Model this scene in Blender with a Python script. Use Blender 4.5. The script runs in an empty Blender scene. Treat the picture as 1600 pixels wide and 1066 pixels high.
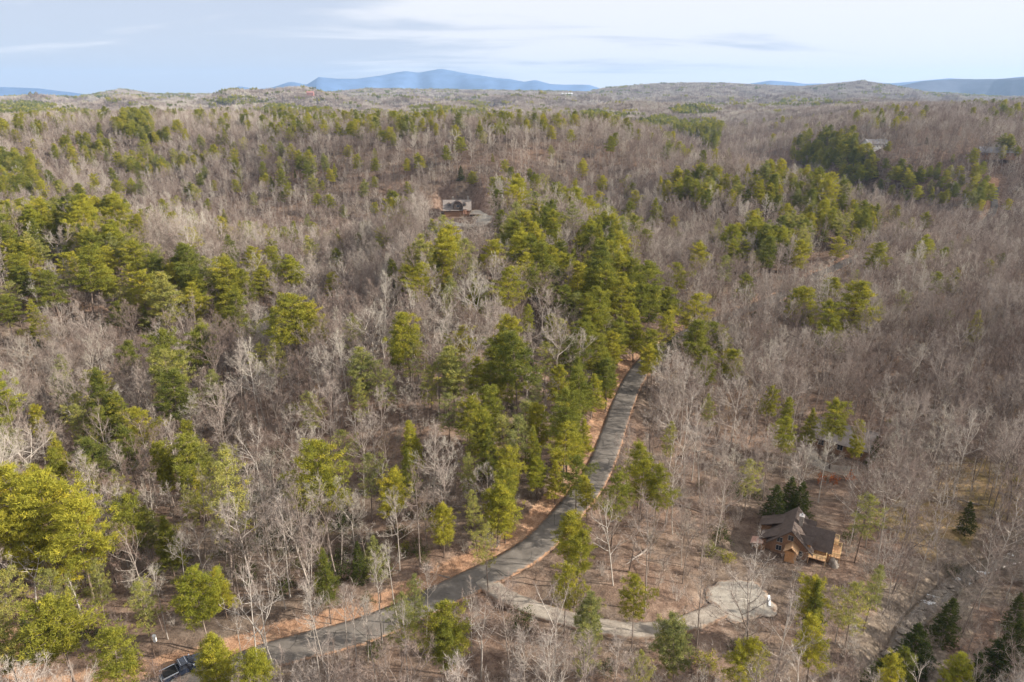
import bpy, math, random
import numpy as np
from mathutils import Vector, Matrix
rad = math.radians
S = bpy.context.scene
COL = S.collection
# ------------------------------------------------------------------ camera, sky, sun
CAMZ, PITCH, FPX = 70.0, rad(20.0), 1067.0
cd = bpy.data.cameras.new('camera'); cam = bpy.data.objects.new('camera', cd); COL.objects.link(cam)
cd.lens = 24; cd.sensor_width = 36; cd.clip_start = 1; cd.clip_end = 60000
cam.location = (0, 0, CAMZ); cam.rotation_euler = (rad(90)-PITCH, 0, 0); S.camera = cam
SUN_EL, SUN_AZ = rad(26), rad(96)          # azimuth clockwise from +Y
sdir = Vector((math.sin(SUN_AZ)*math.cos(SUN_EL), math.cos(SUN_AZ)*math.cos(SUN_EL), math.sin(SUN_EL)))
sl = bpy.data.lights.new('sun', 'SUN'); sl.energy = 5.0; sl.angle = rad(0.6); sl.color = (1.0, 0.93, 0.83)
so = bpy.data.objects.new('sun', sl); COL.objects.link(so)
so.rotation_euler = sdir.to_track_quat('Z', 'Y').to_euler(); so.location = (300, 0, 300)
W = bpy.data.worlds.new('World'); S.world = W; W.use_nodes = True
nt = W.node_tree; nt.nodes.clear(); N = nt.nodes.new; L = nt.links.new
def nd(t, **k):
    n = N(t)
    for a, b in k.items(): setattr(n, a, b)
    return n
def build_world():
    out = nd('ShaderNodeOutputWorld'); bg = nd('ShaderNodeBackground')
    sky = nd('ShaderNodeTexSky', sky_type='NISHITA', sun_disc=False, sun_elevation=SUN_EL, sun_rotation=SUN_AZ, air_density=1.0, dust_density=0.6, ozone_density=2.0, altitude=400)
    tc = nd('ShaderNodeTexCoord'); sep = nd('ShaderNodeSeparateXYZ'); L(tc.outputs['Generated'], sep.inputs[0])
    # flatten the direction so that cirrus streaks lie in a layer
    mz = nd('ShaderNodeMath', operation='ADD'); mz.inputs[1].default_value = 0.12; L(sep.outputs[2], mz.inputs[0])
    dv = nd('ShaderNodeVectorMath', operation='DIVIDE'); L(tc.outputs['Generated'], dv.inputs[0])
    cz = nd('ShaderNodeCombineXYZ')
    for i in range(3): L(mz.outputs[0], cz.inputs[i])
    L(cz.outputs[0], dv.inputs[1])
    mp = nd('ShaderNodeMapping'); mp.inputs['Scale'].default_value = (0.5, 1.15, 0.0); mp.inputs['Location'].default_value = (1.1, 0.35, 0); mp.inputs['Rotation'].default_value = (0, 0, rad(-14)); L(dv.outputs[0], mp.inputs[0])
    nz = nd('ShaderNodeTexNoise'); nz.inputs['Scale'].default_value = 0.9; nz.inputs['Detail'].default_value = 7; nz.inputs['Roughness'].default_value = 0.56; nz.inputs['Distortion'].default_value = 0.5
    L(mp.outputs[0], nz.inputs['Vector'])
    # more cloud towards the right of the view
    ad = nd('ShaderNodeMath', operation='MULTIPLY_ADD'); ad.inputs[1].default_value = 0.28; L(sep.outputs[0], ad.inputs[0]); L(nz.outputs['Fac'], ad.inputs[2])
    ad2 = nd('ShaderNodeMath', operation='MULTIPLY_ADD'); ad2.inputs[1].default_value = 0.5; L(sep.outputs[2], ad2.inputs[0]); L(ad.outputs[0], ad2.inputs[2])
    rp = nd('ShaderNodeMapRange', interpolation_type='SMOOTHSTEP'); rp.inputs[1].default_value = 0.42; rp.inputs[2].default_value = 0.60; rp.inputs[3].default_value = 0.12; rp.inputs[4].default_value = 0.92; L(ad2.outputs[0], rp.inputs[0])
    # pull the clear sky towards the pale winter blue of a hazy day
    hz = nd('ShaderNodeMix', data_type='RGBA'); hz.inputs[0].default_value = 0.85; L(sky.outputs[0], hz.inputs[6]); hz.inputs[7].default_value = (5.0, 5.45, 6.7, 1)
    mx = nd('ShaderNodeMix', data_type='RGBA'); L(rp.outputs[0], mx.inputs[0]); L(hz.outputs[2], mx.inputs[6]); mx.inputs[7].default_value = (8.0, 8.0, 8.3, 1)
    L(mx.outputs[2], bg.inputs[0]); bg.inputs[1].default_value = 0.062; L(bg.outputs[0], out.inputs[0])
build_world()
vs = S.view_settings; vs.view_transform = 'Standard'; vs.look = 'None'; vs.gamma = 1; vs.exposure = 1.0; vs.use_curve_mapping = False
S.render.engine = 'CYCLES'; cy = S.cycles
cy.max_bounces = 4; cy.diffuse_bounces = 2; cy.glossy_bounces = 2; cy.transmission_bounces = 2; cy.volume_bounces = 0; cy.transparent_max_bounces = 4
cy.use_denoising = True; cy.caustics_reflective = False; cy.caustics_refractive = False
random.seed(7); RNG = np.random.default_rng(11)

# ------------------------------------------------------------------ projection helpers (photo pixels 1600 x 1066)
cp, sp = math.cos(PITCH), math.sin(PITCH)
def ray(u, v):
    a = (u-800)/FPX; b = -(v-533)/FPX
    return np.array([a, cp+b*sp, -sp+b*cp])
def project(x, y, z):
    d = y*cp-(z-CAMZ)*sp; up = y*sp+(z-CAMZ)*cp
    d = np.where(d < 1, 1, d)
    return 800+FPX*x/d, 533-FPX*up/d, d
def smooth(a, b, x):
    t = np.clip((x-a)/(b-a), 0, 1); return t*t*(3-2*t)
# ------------------------------------------------------------------ terrain function
CP = np.array([  # x, y, z, sigma
 (-60,60,-2,22),(-30,75,0,16),(0,92,0,16),(20,110,0,16),(24,135,0,16),(26,160,0,18),(40,190,1,22),(75,235,0,28),(120,285,-3,35),
 (-32,95,-4,12),(-60,110,-6,18),(-90,135,-4,24),(-55,150,7,20),(-20,130,5,14),(-5,160,9,16),(-30,190,13,26),(0,215,12,20),(-10,270,16,32),(-25,300,19,26),(-32,330,19,28),(5,320,17,24),
 (-75,190,-13,24),(-110,180,-16,30),(-130,240,15,34),(-80,245,-5,26),(-190,260,15,45),(-75,300,-8,28),(-110,385,-34,46),(-60,440,-36,45),(0,430,-20,38),(-210,420,-34,70),(-170,640,34,80),(0,620,36,70),(-400,720,38,130),(-420,420,16,120),(-300,550,-26,60),(-150,880,-10,80),(-300,1000,44,110),
 (-250,160,8,60),(-160,100,6,40),(-110,80,4,24),(35,400,-12,36),(60,320,-7,28),(85,400,10,34),(60,480,-8,36),(200,385,5,22),(168,412,15,24),(140,470,24,30),(130,560,30,36),(145,700,32,48),(165,880,32,60),
 (262,500,-50,45),(205,560,-56,45),(225,440,-26,24),(240,700,-62,50),(280,920,-56,80),(340,1250,-26,140),(350,480,-24,60),
 (350,650,34,45),(400,800,42,90),(330,980,30,110),(560,700,30,110),(640,1150,40,200),(0,880,2,80),(-100,1300,16,200),(20,1300,20,170),(-500,1200,16,240),
 (40,85,-3,14),(48,105,-5,14),(62,78,-7,14),(75,110,-7,18),(60,135,-5,18),(80,150,-7,22),(100,180,-8,28),(110,130,-7,24),(150,160,-6,36),(60,175,-3,20),(95,230,-5,28),(160,260,-6,42),(240,300,-7,55),(85,78,-9,15),(120,85,-8,28),(60,50,-8,22),(0,55,-2,24),(180,100,-2,45),(300,200,2,80),
], float)
_r = np.random.default_rng(5); _ph = _r.uniform(0, 6.28, 40); _an = _r.uniform(0, 6.28, 40)
def waves(x, y, lam, k0, n=6):
    s = 0
    for i in range(n):
        a, p = _an[k0+i], _ph[k0+i]; l = lam*(0.6+0.14*i)
        s = s+np.sin((x*math.cos(a)+y*math.sin(a))/l*6.283+p+0.9*np.sin((x*math.sin(a)-y*math.cos(a))/(l*1.7)*6.283+2*p))
    return s/n
SKY = np.array([(-2500,146),(-200,149),(0,150),(60,152),(140,150),(200,152),(262,143),(310,149),(400,148),(440,146),(490,150),(530,148),(600,142),(700,143),(850,145),(905,146),(930,141),(1000,136),(1060,135),(1100,136),(1140,138),(1200,140),(1280,134),(1330,140),(1370,146),(1460,151),(1600,152),(4000,148)], float)
def H(x, y):
    x = np.asarray(x, float); y = np.asarray(y, float); r = np.hypot(x, y)+1e-6
    num = np.zeros(np.broadcast(x, y).shape); den = num.copy()
    for cx, cy_, cz, s in CP:
        w = np.exp(-((x-cx)**2+(y-cy_)**2)/(2*s*s)); num += w*cz; den += w
    far = 8+46*waves(x, y, 850, 0)+30*waves(x, y, 340, 8)
    far = far*smooth(200, 900, r)+2*(1-smooth(200, 900, r))
    e = 0.02
    z = (num+e*far)/(den+e)
    z = z+1.6*waves(x, y, 60, 16)*smooth(180, 420, r)+0.35*waves(x, y, 14, 24)*smooth(60, 200, r)
    u = np.where(y > 20, 800+FPX*x/np.maximum(y, 20)*0.94, 3000*np.sign(x))
    vs_ = np.interp(u, SKY[:, 0], SKY[:, 1])
    zs = CAMZ+(145-vs_)/FPX*6000*1.06-11
    z = z*(1-smooth(3600, 5600, r))+zs*smooth(3600, 5600, r)
    z = z+30*waves(x, y, 1500, 30)*smooth(1800, 3000, r)*(1-smooth(4200, 5400, r))*0.55
    z = z*(1-smooth(6300, 8200, r))+0*smooth(6300, 8200, r)
    z = z+26*np.exp(-(((x+760)/420)**2+((y-2650)/300)**2))      # the low summit with the red-roofed house
    return z
def hit(u, v, lift=0.0):
    d = ray(u, v); t = np.geomspace(30, 9000, 2600)
    zz = CAMZ+d[2]*t; g = H(d[0]*t, d[1]*t)+lift
    k = np.argmax(zz < g)
    if k == 0: k = 1
    a = (zz[k-1]-g[k-1])/max(1e-6, (zz[k-1]-g[k-1])-(zz[k]-g[k])); tt = t[k-1]+a*(t[k]-t[k-1])
    return np.array([d[0]*tt, d[1]*tt, float(H(d[0]*tt, d[1]*tt))])
def resample(pts, step):
    p = np.array(pts, float)
    for _ in range(3):   # Chaikin
        q = 0.75*p[:-1]+0.25*p[1:]; r_ = 0.25*p[:-1]+0.75*p[1:]
        p = np.vstack([p[:1], np.stack([q, r_], 1).reshape(-1, p.shape[1]), p[-1:]])
    s = np.r_[0, np.cumsum(np.linalg.norm(np.diff(p[:, :2], axis=0), axis=1))]
    t = np.linspace(0, s[-1], max(3, int(s[-1]/step)))
    return np.stack([np.interp(t, s, p[:, i]) for i in range(p.shape[1])], 1)
ROADPX = [(330,1062),(400,1030),(470,1009),(540,993),(600,972),(655,947),(720,915),(790,884),(846,848),(892,795),(925,755),(944,715),(958,675),(972,632),(990,592),(1008,566),(1040,540),(1090,513),(1150,490),(1205,470),(1255,446),(1300,420),(1345,400)]
ROAD = resample([(-78,56)]+[hit(u, v)[:2] for u, v in ROADPX], 1.5)
DRIVEPX = [(752,905),(790,932),(845,955),(905,972),(970,984),(1040,984),(1090,968),(1125,952)]
DRIVE = resample([hit(u, v)[:2] for u, v in DRIVEPX], 1.2)
CREEKPX = [(1385,1100),(1400,1030),(1412,985),(1440,950),(1480,915),(1510,888),(1560,868),(1640,850),(1760,840)]
CREEK = resample([hit(u, v)[:2] for u, v in CREEKPX], 2.0)
HILLDRIVE = resample([hit(u, v)[:2] for u, v in [(655,352),(690,349),(735,356),(762,346),(768,334),(750,330),(735,332)]], 2.0)
FARROAD = resample([hit(u, v)[:2] for u, v in [(1470,372),(1510,362),(1545,345),(1556,322),(1552,306),(1560,285)]], 3.0)
def dist_to(x, y, line):
    x = np.asarray(x, float).ravel(); y = np.asarray(y, float).ravel()
    best = np.full(x.shape, 1e9); side = np.zeros(x.shape); A = line[:, :2]
    lo = A.min(0)-40; hi = A.max(0)+40
    m = (x > lo[0]) & (x < hi[0]) & (y > lo[1]) & (y < hi[1]); idx = np.nonzero(m)[0]
    for c in range(0, len(idx), 20000):
        ii = idx[c:c+20000]; dx = x[ii, None]-A[None, :, 0]; dy = y[ii, None]-A[None, :, 1]
        d2 = dx*dx+dy*dy; k = d2.argmin(1); best[ii] = np.sqrt(d2[np.arange(len(ii)), k])
        kk = np.clip(k, 0, len(A)-2); tx = A[kk+1]-A[kk]; nn = np.hypot(tx[:, 0], tx[:, 1])+1e-9
        side[ii] = (tx[:, 0]*(y[ii]-A[kk, 1])-tx[:, 1]*(x[ii]-A[kk, 0]))/nn
    return best, side
CABIN = hit(1236, 852); PAD = hit(1157, 936); LOWHOUSE = hit(1318, 700); HILLHOUSE = hit(714, 338)+[0, 4.5, 0]
def H2(x, y):        # ground with the roadbed, drive, creek bed and pads cut in
    x = np.asarray(x, float); y = np.asarray(y, float); sh = np.broadcast(x, y).shape
    z = H(x, y)
    d, s = dist_to(x, y, ROAD); d = d.reshape(sh); s = s.reshape(sh)
    z = z-0.35*(1-smooth(2.6, 3.4, d))
    z = z+np.where(s > 0, 1.3*smooth(4.0, 7.5, d)*(1-smooth(7.5, 14, d)), -0.6*smooth(3.6, 6, d)*(1-smooth(6, 12, d)))
    for ln, w in ((DRIVE, 1.9), (HILLDRIVE, 3.0), (FARROAD, 3.0)):
        d, s = dist_to(x, y, ln); d = d.reshape(sh); z = z-0.3*(1-smooth(w, w+1.0, d))
    d, s = dist_to(x, y, CREEK); d = d.reshape(sh); z = z-1.5*(1-smooth(1.6, 5.0, d))
    for c, r0, r1, dz in ((PAD, 5.4, 7.2, -0.25), (CABIN, 8, 14, 0), (LOWHOUSE, 8, 14, 0), (HILLHOUSE, 13, 20, 0)):
        w = 1-smooth(r0, r1, np.hypot(x-c[0], y-c[1])); z = z*(1-w)+(c[2]+dz)*w
    return z
# ------------------------------------------------------------------ mesh helpers
def mesh_np(name, V, F, mats, mi=None, smooth_=False, attrs=None):
    """V (n,3); F a list of arrays (m,3) or (m,4)"""
    me = bpy.data.meshes.new(name); V = np.asarray(V, np.float32)
    F = [np.asarray(f, np.int32) for f in F if len(f)]
    me.vertices.add(len(V)); me.vertices.foreach_set('co', V.ravel())
    nl = sum(f.size for f in F); npoly = sum(len(f) for f in F)
    me.loops.add(nl); me.loops.foreach_set('vertex_index', np.concatenate([f.ravel() for f in F]))
    me.polygons.add(npoly); tot = np.concatenate([np.full(len(f), f.shape[1], np.int32) for f in F])
    me.polygons.foreach_set('loop_start', np.r_[0, np.cumsum(tot)[:-1]].astype(np.int32)); me.polygons.foreach_set('loop_total', tot)
    if mi is not None: me.polygons.foreach_set('material_index', np.asarray(mi, np.int32))
    me.polygons.foreach_set('use_smooth', np.full(npoly, smooth_))
    for m in mats: me.materials.append(m)
    for k, a in (attrs or {}).items():
        at = me.attributes.new(k, 'FLOAT', 'POINT'); at.data.foreach_set('value', np.asarray(a, np.float32))
    me.update(calc_edges=True); me.validate(); return me
def obj(name, me, parent=None, loc=None, rz=0.0):
    o = bpy.data.objects.new(name, me); COL.objects.link(o)
    if parent is not None: o.parent = parent
    if loc is not None: o.location = loc
    if rz: o.rotation_euler = (0, 0, rz)
    return o
def tag(o, label, cat, group=None):
    o['label'] = label; o['category'] = cat
    if group: o['group'] = group
    return o
def kind(o, k, label=None):
    o['kind'] = k
    if label: o['label'] = label
    return o
class MB:
    """collects simple solids into one mesh"""
    def __init__(s): s.v = []; s.f3 = []; s.f4 = []; s.n = 0; s.m3 = []; s.m4 = []; s.mi = 0
    def add(s, V, F):
        V = np.asarray(V, float); s.v.append(V)
        for f in F:
            g = [i+s.n for i in f]
            if len(g) == 3: s.f3.append(g); s.m3.append(s.mi)
            elif len(g) == 4: s.f4.append(g); s.m4.append(s.mi)
            else:
                for k in range(1, len(g)-1): s.f3.append([g[0], g[k], g[k+1]]); s.m3.append(s.mi)
        s.n += len(V); return s
    def box(s, x0, y0, z0, x1, y1, z1):
        V = [(x0,y0,z0),(x1,y0,z0),(x1,y1,z0),(x0,y1,z0),(x0,y0,z1),(x1,y0,z1),(x1,y1,z1),(x0,y1,z1)]
        return s.add(V, [(0,3,2,1),(4,5,6,7),(0,1,5,4),(1,2,6,5),(2,3,7,6),(3,0,4,7)])
    def hexa(s, V):
        return s.add(V, [(0,3,2,1),(4,5,6,7),(0,1,5,4),(1,2,6,5),(2,3,7,6),(3,0,4,7)])
    def slab(s, quad, t):
        """a plate of thickness t hanging below the given quad (its top face)"""
        q = np.array(quad, float); n = np.cross(q[1]-q[0], q[2]-q[0]); n /= np.linalg.norm(n)
        if n[2] < 0: n = -n
        return s.hexa(np.vstack([q-n*t, q]))
    def prism(s, prof, axis, a, b):
        """polygon prof [(p,z)] extruded along x or y from a to b"""
        n = len(prof); P = []
        for c in (a, b):
            for p, z in prof: P.append((c, p, z) if axis == 'x' else (p, c, z))
        return s.add(P, [tuple(range(n))[::-1], tuple(range(n, 2*n))]+[(i, (i+1) % n, n+(i+1) % n, n+i) for i in range(n)])
    def bar(s, p0, p1, w, k=4):
        p0 = np.array(p0, float); p1 = np.array(p1, float); d = p1-p0; d /= np.linalg.norm(d)
        a = np.cross(d, (0, 0, 1) if abs(d[2]) < .9 else (1, 0, 0)); a /= np.linalg.norm(a); b = np.cross(d, a)
        V = [];
        for c in (p0, p1):
            for i in range(k):
                t = 6.2832*(i+.5)/k; V.append(c+w*(a*math.cos(t)+b*math.sin(t)))
        return s.add(V, [tuple(range(k)), tuple(range(k, 2*k))[::-1]]+[(i, k+i, k+(i+1) % k, (i+1) % k) for i in range(k)])
    def mesh(s, name, mats, sm=False):
        if not isinstance(mats, (list, tuple)): mats = [mats]
        return mesh_np(name, np.vstack(s.v), [np.array(s.f3).reshape(-1, 3), np.array(s.f4).reshape(-1, 4)], mats, mi=s.m3+s.m4, smooth_=sm)
    def obj(s, name, mats, parent=None, loc=None, rz=0.0, sm=False): return obj(name, s.mesh(name, mats, sm), parent, loc, rz)
# ------------------------------------------------------------------ materials
class Mat:
    def __init__(s, name, rough=0.85, spec=0.2):
        s.m = bpy.data.materials.new(name); s.m.use_nodes = True; s.t = s.m.node_tree; s.t.nodes.clear()
        s.out = s.n('ShaderNodeOutputMaterial'); s.p = s.n('ShaderNodeBsdfPrincipled'); s.l(s.p.outputs[0], s.out.inputs[0])
        s.p.inputs['Roughness'].default_value = rough; s.p.inputs['Specular IOR Level'].default_value = spec
    def n(s, t, **k):
        x = s.t.nodes.new(t)
        for a, b in k.items(): setattr(x, a, b)
        return x
    def l(s, a, b): s.t.links.new(a, b)
    def noise(s, scale, detail=4, rough=.55, vec=None, dist=0):
        z = s.n('ShaderNodeTexNoise'); z.inputs['Scale'].default_value = scale; z.inputs['Detail'].default_value = detail; z.inputs['Roughness'].default_value = rough; z.inputs['Distortion'].default_value = dist
        if vec is not None: s.l(vec, z.inputs['Vector'])
        return z.outputs['Fac']
    def coord(s, which='Object', scale=None):
        c = s.n('ShaderNodeTexCoord').outputs[which]
        if scale:
            m = s.n('ShaderNodeMapping'); m.inputs['Scale'].default_value = scale; s.l(c, m.inputs[0]); c = m.outputs[0]
        return c
    def ramp(s, fac, stops):
        r = s.n('ShaderNodeValToRGB'); e = r.color_ramp.elements
        while len(e) < len(stops): e.new(0.5)
        for k, (p, c) in enumerate(stops): e[k].position = p; e[k].color = (*c, 1)
        if fac is not None: s.l(fac, r.inputs[0])
        return r.outputs[0]
    def mix(s, fac, a, b, mode='MIX'):
        m = s.n('ShaderNodeMix', data_type='RGBA', blend_type=mode)
        for i, x in ((0, fac), (6, a), (7, b)):
            if isinstance(x, (int, float)): m.inputs[i].default_value = x
            elif isinstance(x, tuple): m.inputs[i].default_value = (*x, 1)
            else: s.l(x, m.inputs[i])
        return m.outputs[2]
    def math(s, op, a, b=0.0, c=0.0, clamp=False):
        m = s.n('ShaderNodeMath', operation=op, use_clamp=clamp)
        for i, x in enumerate((a, b, c)):
            if isinstance(x, (int, float)): m.inputs[i].default_value = x
            else: s.l(x, m.inputs[i])
        return m.outputs[0]
    def rng(s, x, a, b, c=0.0, d=1.0):
        m = s.n('ShaderNodeMapRange', interpolation_type='SMOOTHSTEP'); s.l(x, m.inputs[0])
        for i, q in enumerate((a, b, c, d)): m.inputs[i+1].default_value = q
        return m.outputs[0]
    def attr(s, name): return s.n('ShaderNodeAttribute', attribute_name=name).outputs['Fac']
    def col(s, c):
        if isinstance(c, tuple): s.p.inputs['Base Color'].default_value = (*c, 1)
        else: s.l(c, s.p.inputs['Base Color'])
        return s
    def bump(s, h, strength=.5, dist=.1):
        b = s.n('ShaderNodeBump'); b.inputs['Strength'].default_value = strength; b.inputs['Distance'].default_value = dist
        s.l(h, b.inputs['Height']); s.l(b.outputs[0], s.p.inputs['Normal']); return s
def plain(name, c, rough=.8, var=.25, scale=3.0, spec=.2, stretch=None):
    m = Mat(name, rough, spec); n = m.noise(scale, 5, .6, m.coord('Object', stretch))
    lo = tuple(x*(1-var) for x in c); hi = tuple(min(1, x*(1+var)) for x in c)
    m.col(m.ramp(n, [(.3, lo), (.7, hi)])); return m.m
def mat_ground():
    m = Mat('leaf_litter', .95, .05); c = m.coord('Object')
    n1 = m.noise(.035, 5, .6, c); n2 = m.noise(.45, 6, .7, c); n3 = m.noise(4.5, 3, .8, c)
    base = m.ramp(n2, [(.28, (.070,.045,.033)), (.45, (.165,.109,.080)), (.6, (.245,.172,.128)), (.78, (.33,.25,.195))])
    cool = m.ramp(n2, [(.28, (.060,.043,.034)), (.5, (.150,.112,.085)), (.75, (.26,.205,.16))])
    col = m.mix(m.rng(n1, .42, .6), base, cool)
    fine = m.ramp(n3, [(.3, (.55,.52,.50)), (.5, (1,1,1)), (.72, (1.4,1.34,1.25))])
    col = m.mix(1.0, col, fine, 'MULTIPLY')
    bank = m.ramp(n2, [(.25, (.22,.12,.07)), (.5, (.34,.205,.13)), (.75, (.44,.30,.20))])
    edge = m.math('ADD', m.attr('bank'), m.math('MULTIPLY', m.math('SUBTRACT', n2, .5), 1.1))
    col = m.mix(m.rng(edge, .35, .6), col, m.mix(1.0, bank, fine, 'MULTIPLY'))
    grass = m.ramp(m.noise(.25, 6, .7, c), [(.3, (.10,.085,.030)), (.5, (.25,.18,.085)), (.66, (.40,.28,.16)), (.75, (.22,.22,.07))])
    ge = m.math('ADD', m.attr('meadow'), m.math('MULTIPLY', m.math('SUBTRACT', n2, .5), 1.4))
    col = m.mix(m.rng(ge, .35, .7), col, m.mix(1.0, grass, fine, 'MULTIPLY'))
    stone = m.ramp(m.noise(1.2, 4, .7, c), [(.3, (.10,.075,.055)), (.55, (.24,.19,.145)), (.75, (.42,.34,.25))])
    se = m.math('ADD', m.attr('creekside'), m.math('MULTIPLY', m.math('SUBTRACT', n2, .5), 1.0))
    col = m.mix(m.rng(se, .4, .65), col, stone)
    far = m.ramp(m.noise(.012, 7, .7, c), [(.3, (.055,.052,.030)), (.45, (.13,.105,.095)), (.7, (.17,.135,.12))])
    col = m.mix(m.attr('faraway'), col, far)
    m.col(col); m.bump(m.math('ADD', n2, m.math('MULTIPLY', n3, .35)), .9, .35); return m.m
M = {}
M['ground'] = mat_ground()
def mat_asphalt():
    m = Mat('worn_asphalt', .9, .15); c = m.coord('Object')
    n = m.noise(.5, 6, .65, c); f = m.noise(14, 3, .8, c)
    col = m.ramp(n, [(.3, (.110,.096,.084)), (.5, (.155,.136,.118)), (.7, (.205,.182,.160))])
    col = m.mix(1.0, col, m.ramp(f, [(.3, (.75,.75,.75)), (.7, (1.25,1.24,1.22))]), 'MULTIPLY')
    v = m.n('ShaderNodeTexVoronoi', feature='DISTANCE_TO_EDGE'); v.inputs['Scale'].default_value = .22; m.l(m.n('ShaderNodeMixRGB').outputs[0] if False else c, v.inputs['Vector'])
    crack = m.rng(v.outputs['Distance'], .0, .018, 1, 0)
    col = m.mix(m.math('MULTIPLY', crack, m.rng(m.noise(.3, 2, .5, c), .45, .6)), col, (.05,.045,.04))
    e = m.math('ADD', m.attr('edge'), m.math('MULTIPLY', m.math('SUBTRACT', m.noise(1.6, 5, .7, c), .5), .7))
    col = m.mix(m.rng(e, .86, 1.05), col, (.34,.20,.12))
    m.col(col); m.bump(f, .3, .02); return m.m
def mat_gravel(name, a, b, cc):
    m = Mat(name, .95, .1); c = m.coord('Object'); n = m.noise(.6, 6, .7, c); f = m.noise(9, 3, .8, c)
    col = m.mix(1.0, m.ramp(n, [(.28, a), (.5, b), (.72, cc)]), m.ramp(f, [(.3, (.7,.7,.7)), (.7, (1.25,1.25,1.22))]), 'MULTIPLY')
    e = m.math('ADD', m.attr('edge'), m.math('MULTIPLY', m.math('SUBTRACT', m.noise(1.1, 5, .7, c), .5), .9))
    col = m.mix(m.rng(e, .8, 1.1), col, (.26,.165,.11))
    m.col(col); m.bump(f, .4, .04); return m.m
M['asphalt'] = mat_asphalt()
M['gravel'] = mat_gravel('gravel_drive', (.19,.155,.125), (.28,.24,.20), (.37,.325,.275))
M['concrete'] = mat_gravel('pale_concrete', (.235,.20,.168), (.33,.295,.25), (.42,.38,.325))
def mat_bark(name, stops, twig=False):
    """bare wood; every tree gets its own tone"""
    m = Mat(name, .9, .1); r = m.n('ShaderNodeObjectInfo'); c = m.coord('Object', (3, 3, .6))
    tone = m.ramp(r.outputs['Random'], stops)
    n = m.noise(1.6, 4, .7, c)
    st = m.ramp(m.noise(.009, 4, .6, r.outputs['Location']), [(.32, (.66,.62,.60)), (.48, (.95,.92,.90)), (.66, (1.18,1.16,1.13))]); tone = m.mix(1.0, tone, st, 'MULTIPLY')
    m.col(m.mix(1.0, tone, m.ramp(n, [(.3, (.62,.60,.58)), (.7, (1.22,1.2,1.18))]), 'MULTIPLY')); return m.m
M['bark'] = mat_bark('grey_bark', [(0, (.19,.155,.135)), (.35, (.31,.265,.235)), (.7, (.42,.38,.34)), (1, (.55,.52,.475))])
M['twig'] = mat_bark('fine_twigs', [(0, (.25,.20,.17)), (.35, (.37,.32,.285)), (.7, (.47,.43,.39)), (1, (.49,.47,.40))])
M['twig_brown'] = mat_bark('brown_twigs', [(0, (.20,.145,.12)), (.5, (.29,.23,.20)), (1, (.37,.31,.27))])
M['darkbark'] = mat_bark('dark_bark', [(0, (.13,.105,.09)), (1, (.28,.24,.21))])
M['pinebark'] = mat_bark('pine_bark', [(0, (.13,.095,.075)), (.5, (.22,.17,.14)), (1, (.32,.27,.235))])
M['whitebark'] = mat_bark('bleached_wood', [(0, (.36,.335,.305)), (1, (.54,.51,.47))])
def mat_needle(name, stops, trans=.35, hue=0):
    m = Mat(name, .7, .15); r = m.n('ShaderNodeObjectInfo')
    base = m.ramp(r.outputs['Random'], stops)
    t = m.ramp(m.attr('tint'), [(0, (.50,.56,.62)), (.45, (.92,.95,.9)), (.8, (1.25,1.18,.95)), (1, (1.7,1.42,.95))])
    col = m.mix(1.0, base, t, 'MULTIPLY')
    d = m.n('ShaderNodeBsdfDiffuse'); tr = m.n('ShaderNodeBsdfTranslucent'); mx = m.n('ShaderNodeMixShader'); mx.inputs[0].default_value = trans
    m.l(col, d.inputs[0]); m.l(col, tr.inputs[0]); m.l(d.outputs[0], mx.inputs[1]); m.l(tr.outputs[0], mx.inputs[2]); m.l(mx.outputs[0], m.out.inputs[0]); return m.m
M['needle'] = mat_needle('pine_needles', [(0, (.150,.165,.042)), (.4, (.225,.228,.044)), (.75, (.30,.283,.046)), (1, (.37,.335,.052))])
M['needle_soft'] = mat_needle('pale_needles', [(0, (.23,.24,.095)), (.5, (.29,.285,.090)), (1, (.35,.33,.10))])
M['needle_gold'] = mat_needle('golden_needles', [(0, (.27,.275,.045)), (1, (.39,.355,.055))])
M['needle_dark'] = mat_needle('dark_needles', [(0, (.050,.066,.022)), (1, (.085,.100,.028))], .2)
M['leaf_red'] = mat_needle('russet_leaves', [(0, (.42,.13,.045)), (1, (.50,.17,.06))])
M['leaf_tan'] = mat_needle('dry_tan_leaves', [(0, (.34,.22,.12)), (1, (.42,.30,.18))])
# ------------------------------------------------------------------ trees
def tubes(polys):
    """list of (pts (n,3), radii (n), sides) -> V, F4"""
    Vs, Fs, n0 = [], [], 0
    for P, R, k in polys:
        P = np.asarray(P, float); n = len(P); T = np.gradient(P, axis=0); T /= np.linalg.norm(T, axis=1, keepdims=True)+1e-9
        ref = np.array([0, 0, 1.]) if abs(T[0, 2]) < .8 else np.array([1., 0, 0])
        A = np.cross(T, ref); A /= np.linalg.norm(A, axis=1, keepdims=True)+1e-9; B = np.cross(T, A)
        a = np.arange(k)*6.28318/k
        V = P[:, None]+np.asarray(R)[:, None, None]*(A[:, None]*np.cos(a)[None, :, None]+B[:, None]*np.sin(a)[None, :, None])
        Vs.append(V.reshape(-1, 3)); i = np.arange(n-1)[:, None]*k; j = np.arange(k)[None]; j2 = (j+1) % k
        Fs.append((np.stack([i+j, i+j2, i+k+j2, i+k+j], -1).reshape(-1, 4))+n0); n0 += n*k
    return np.vstack(Vs), np.vstack(Fs)
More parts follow.
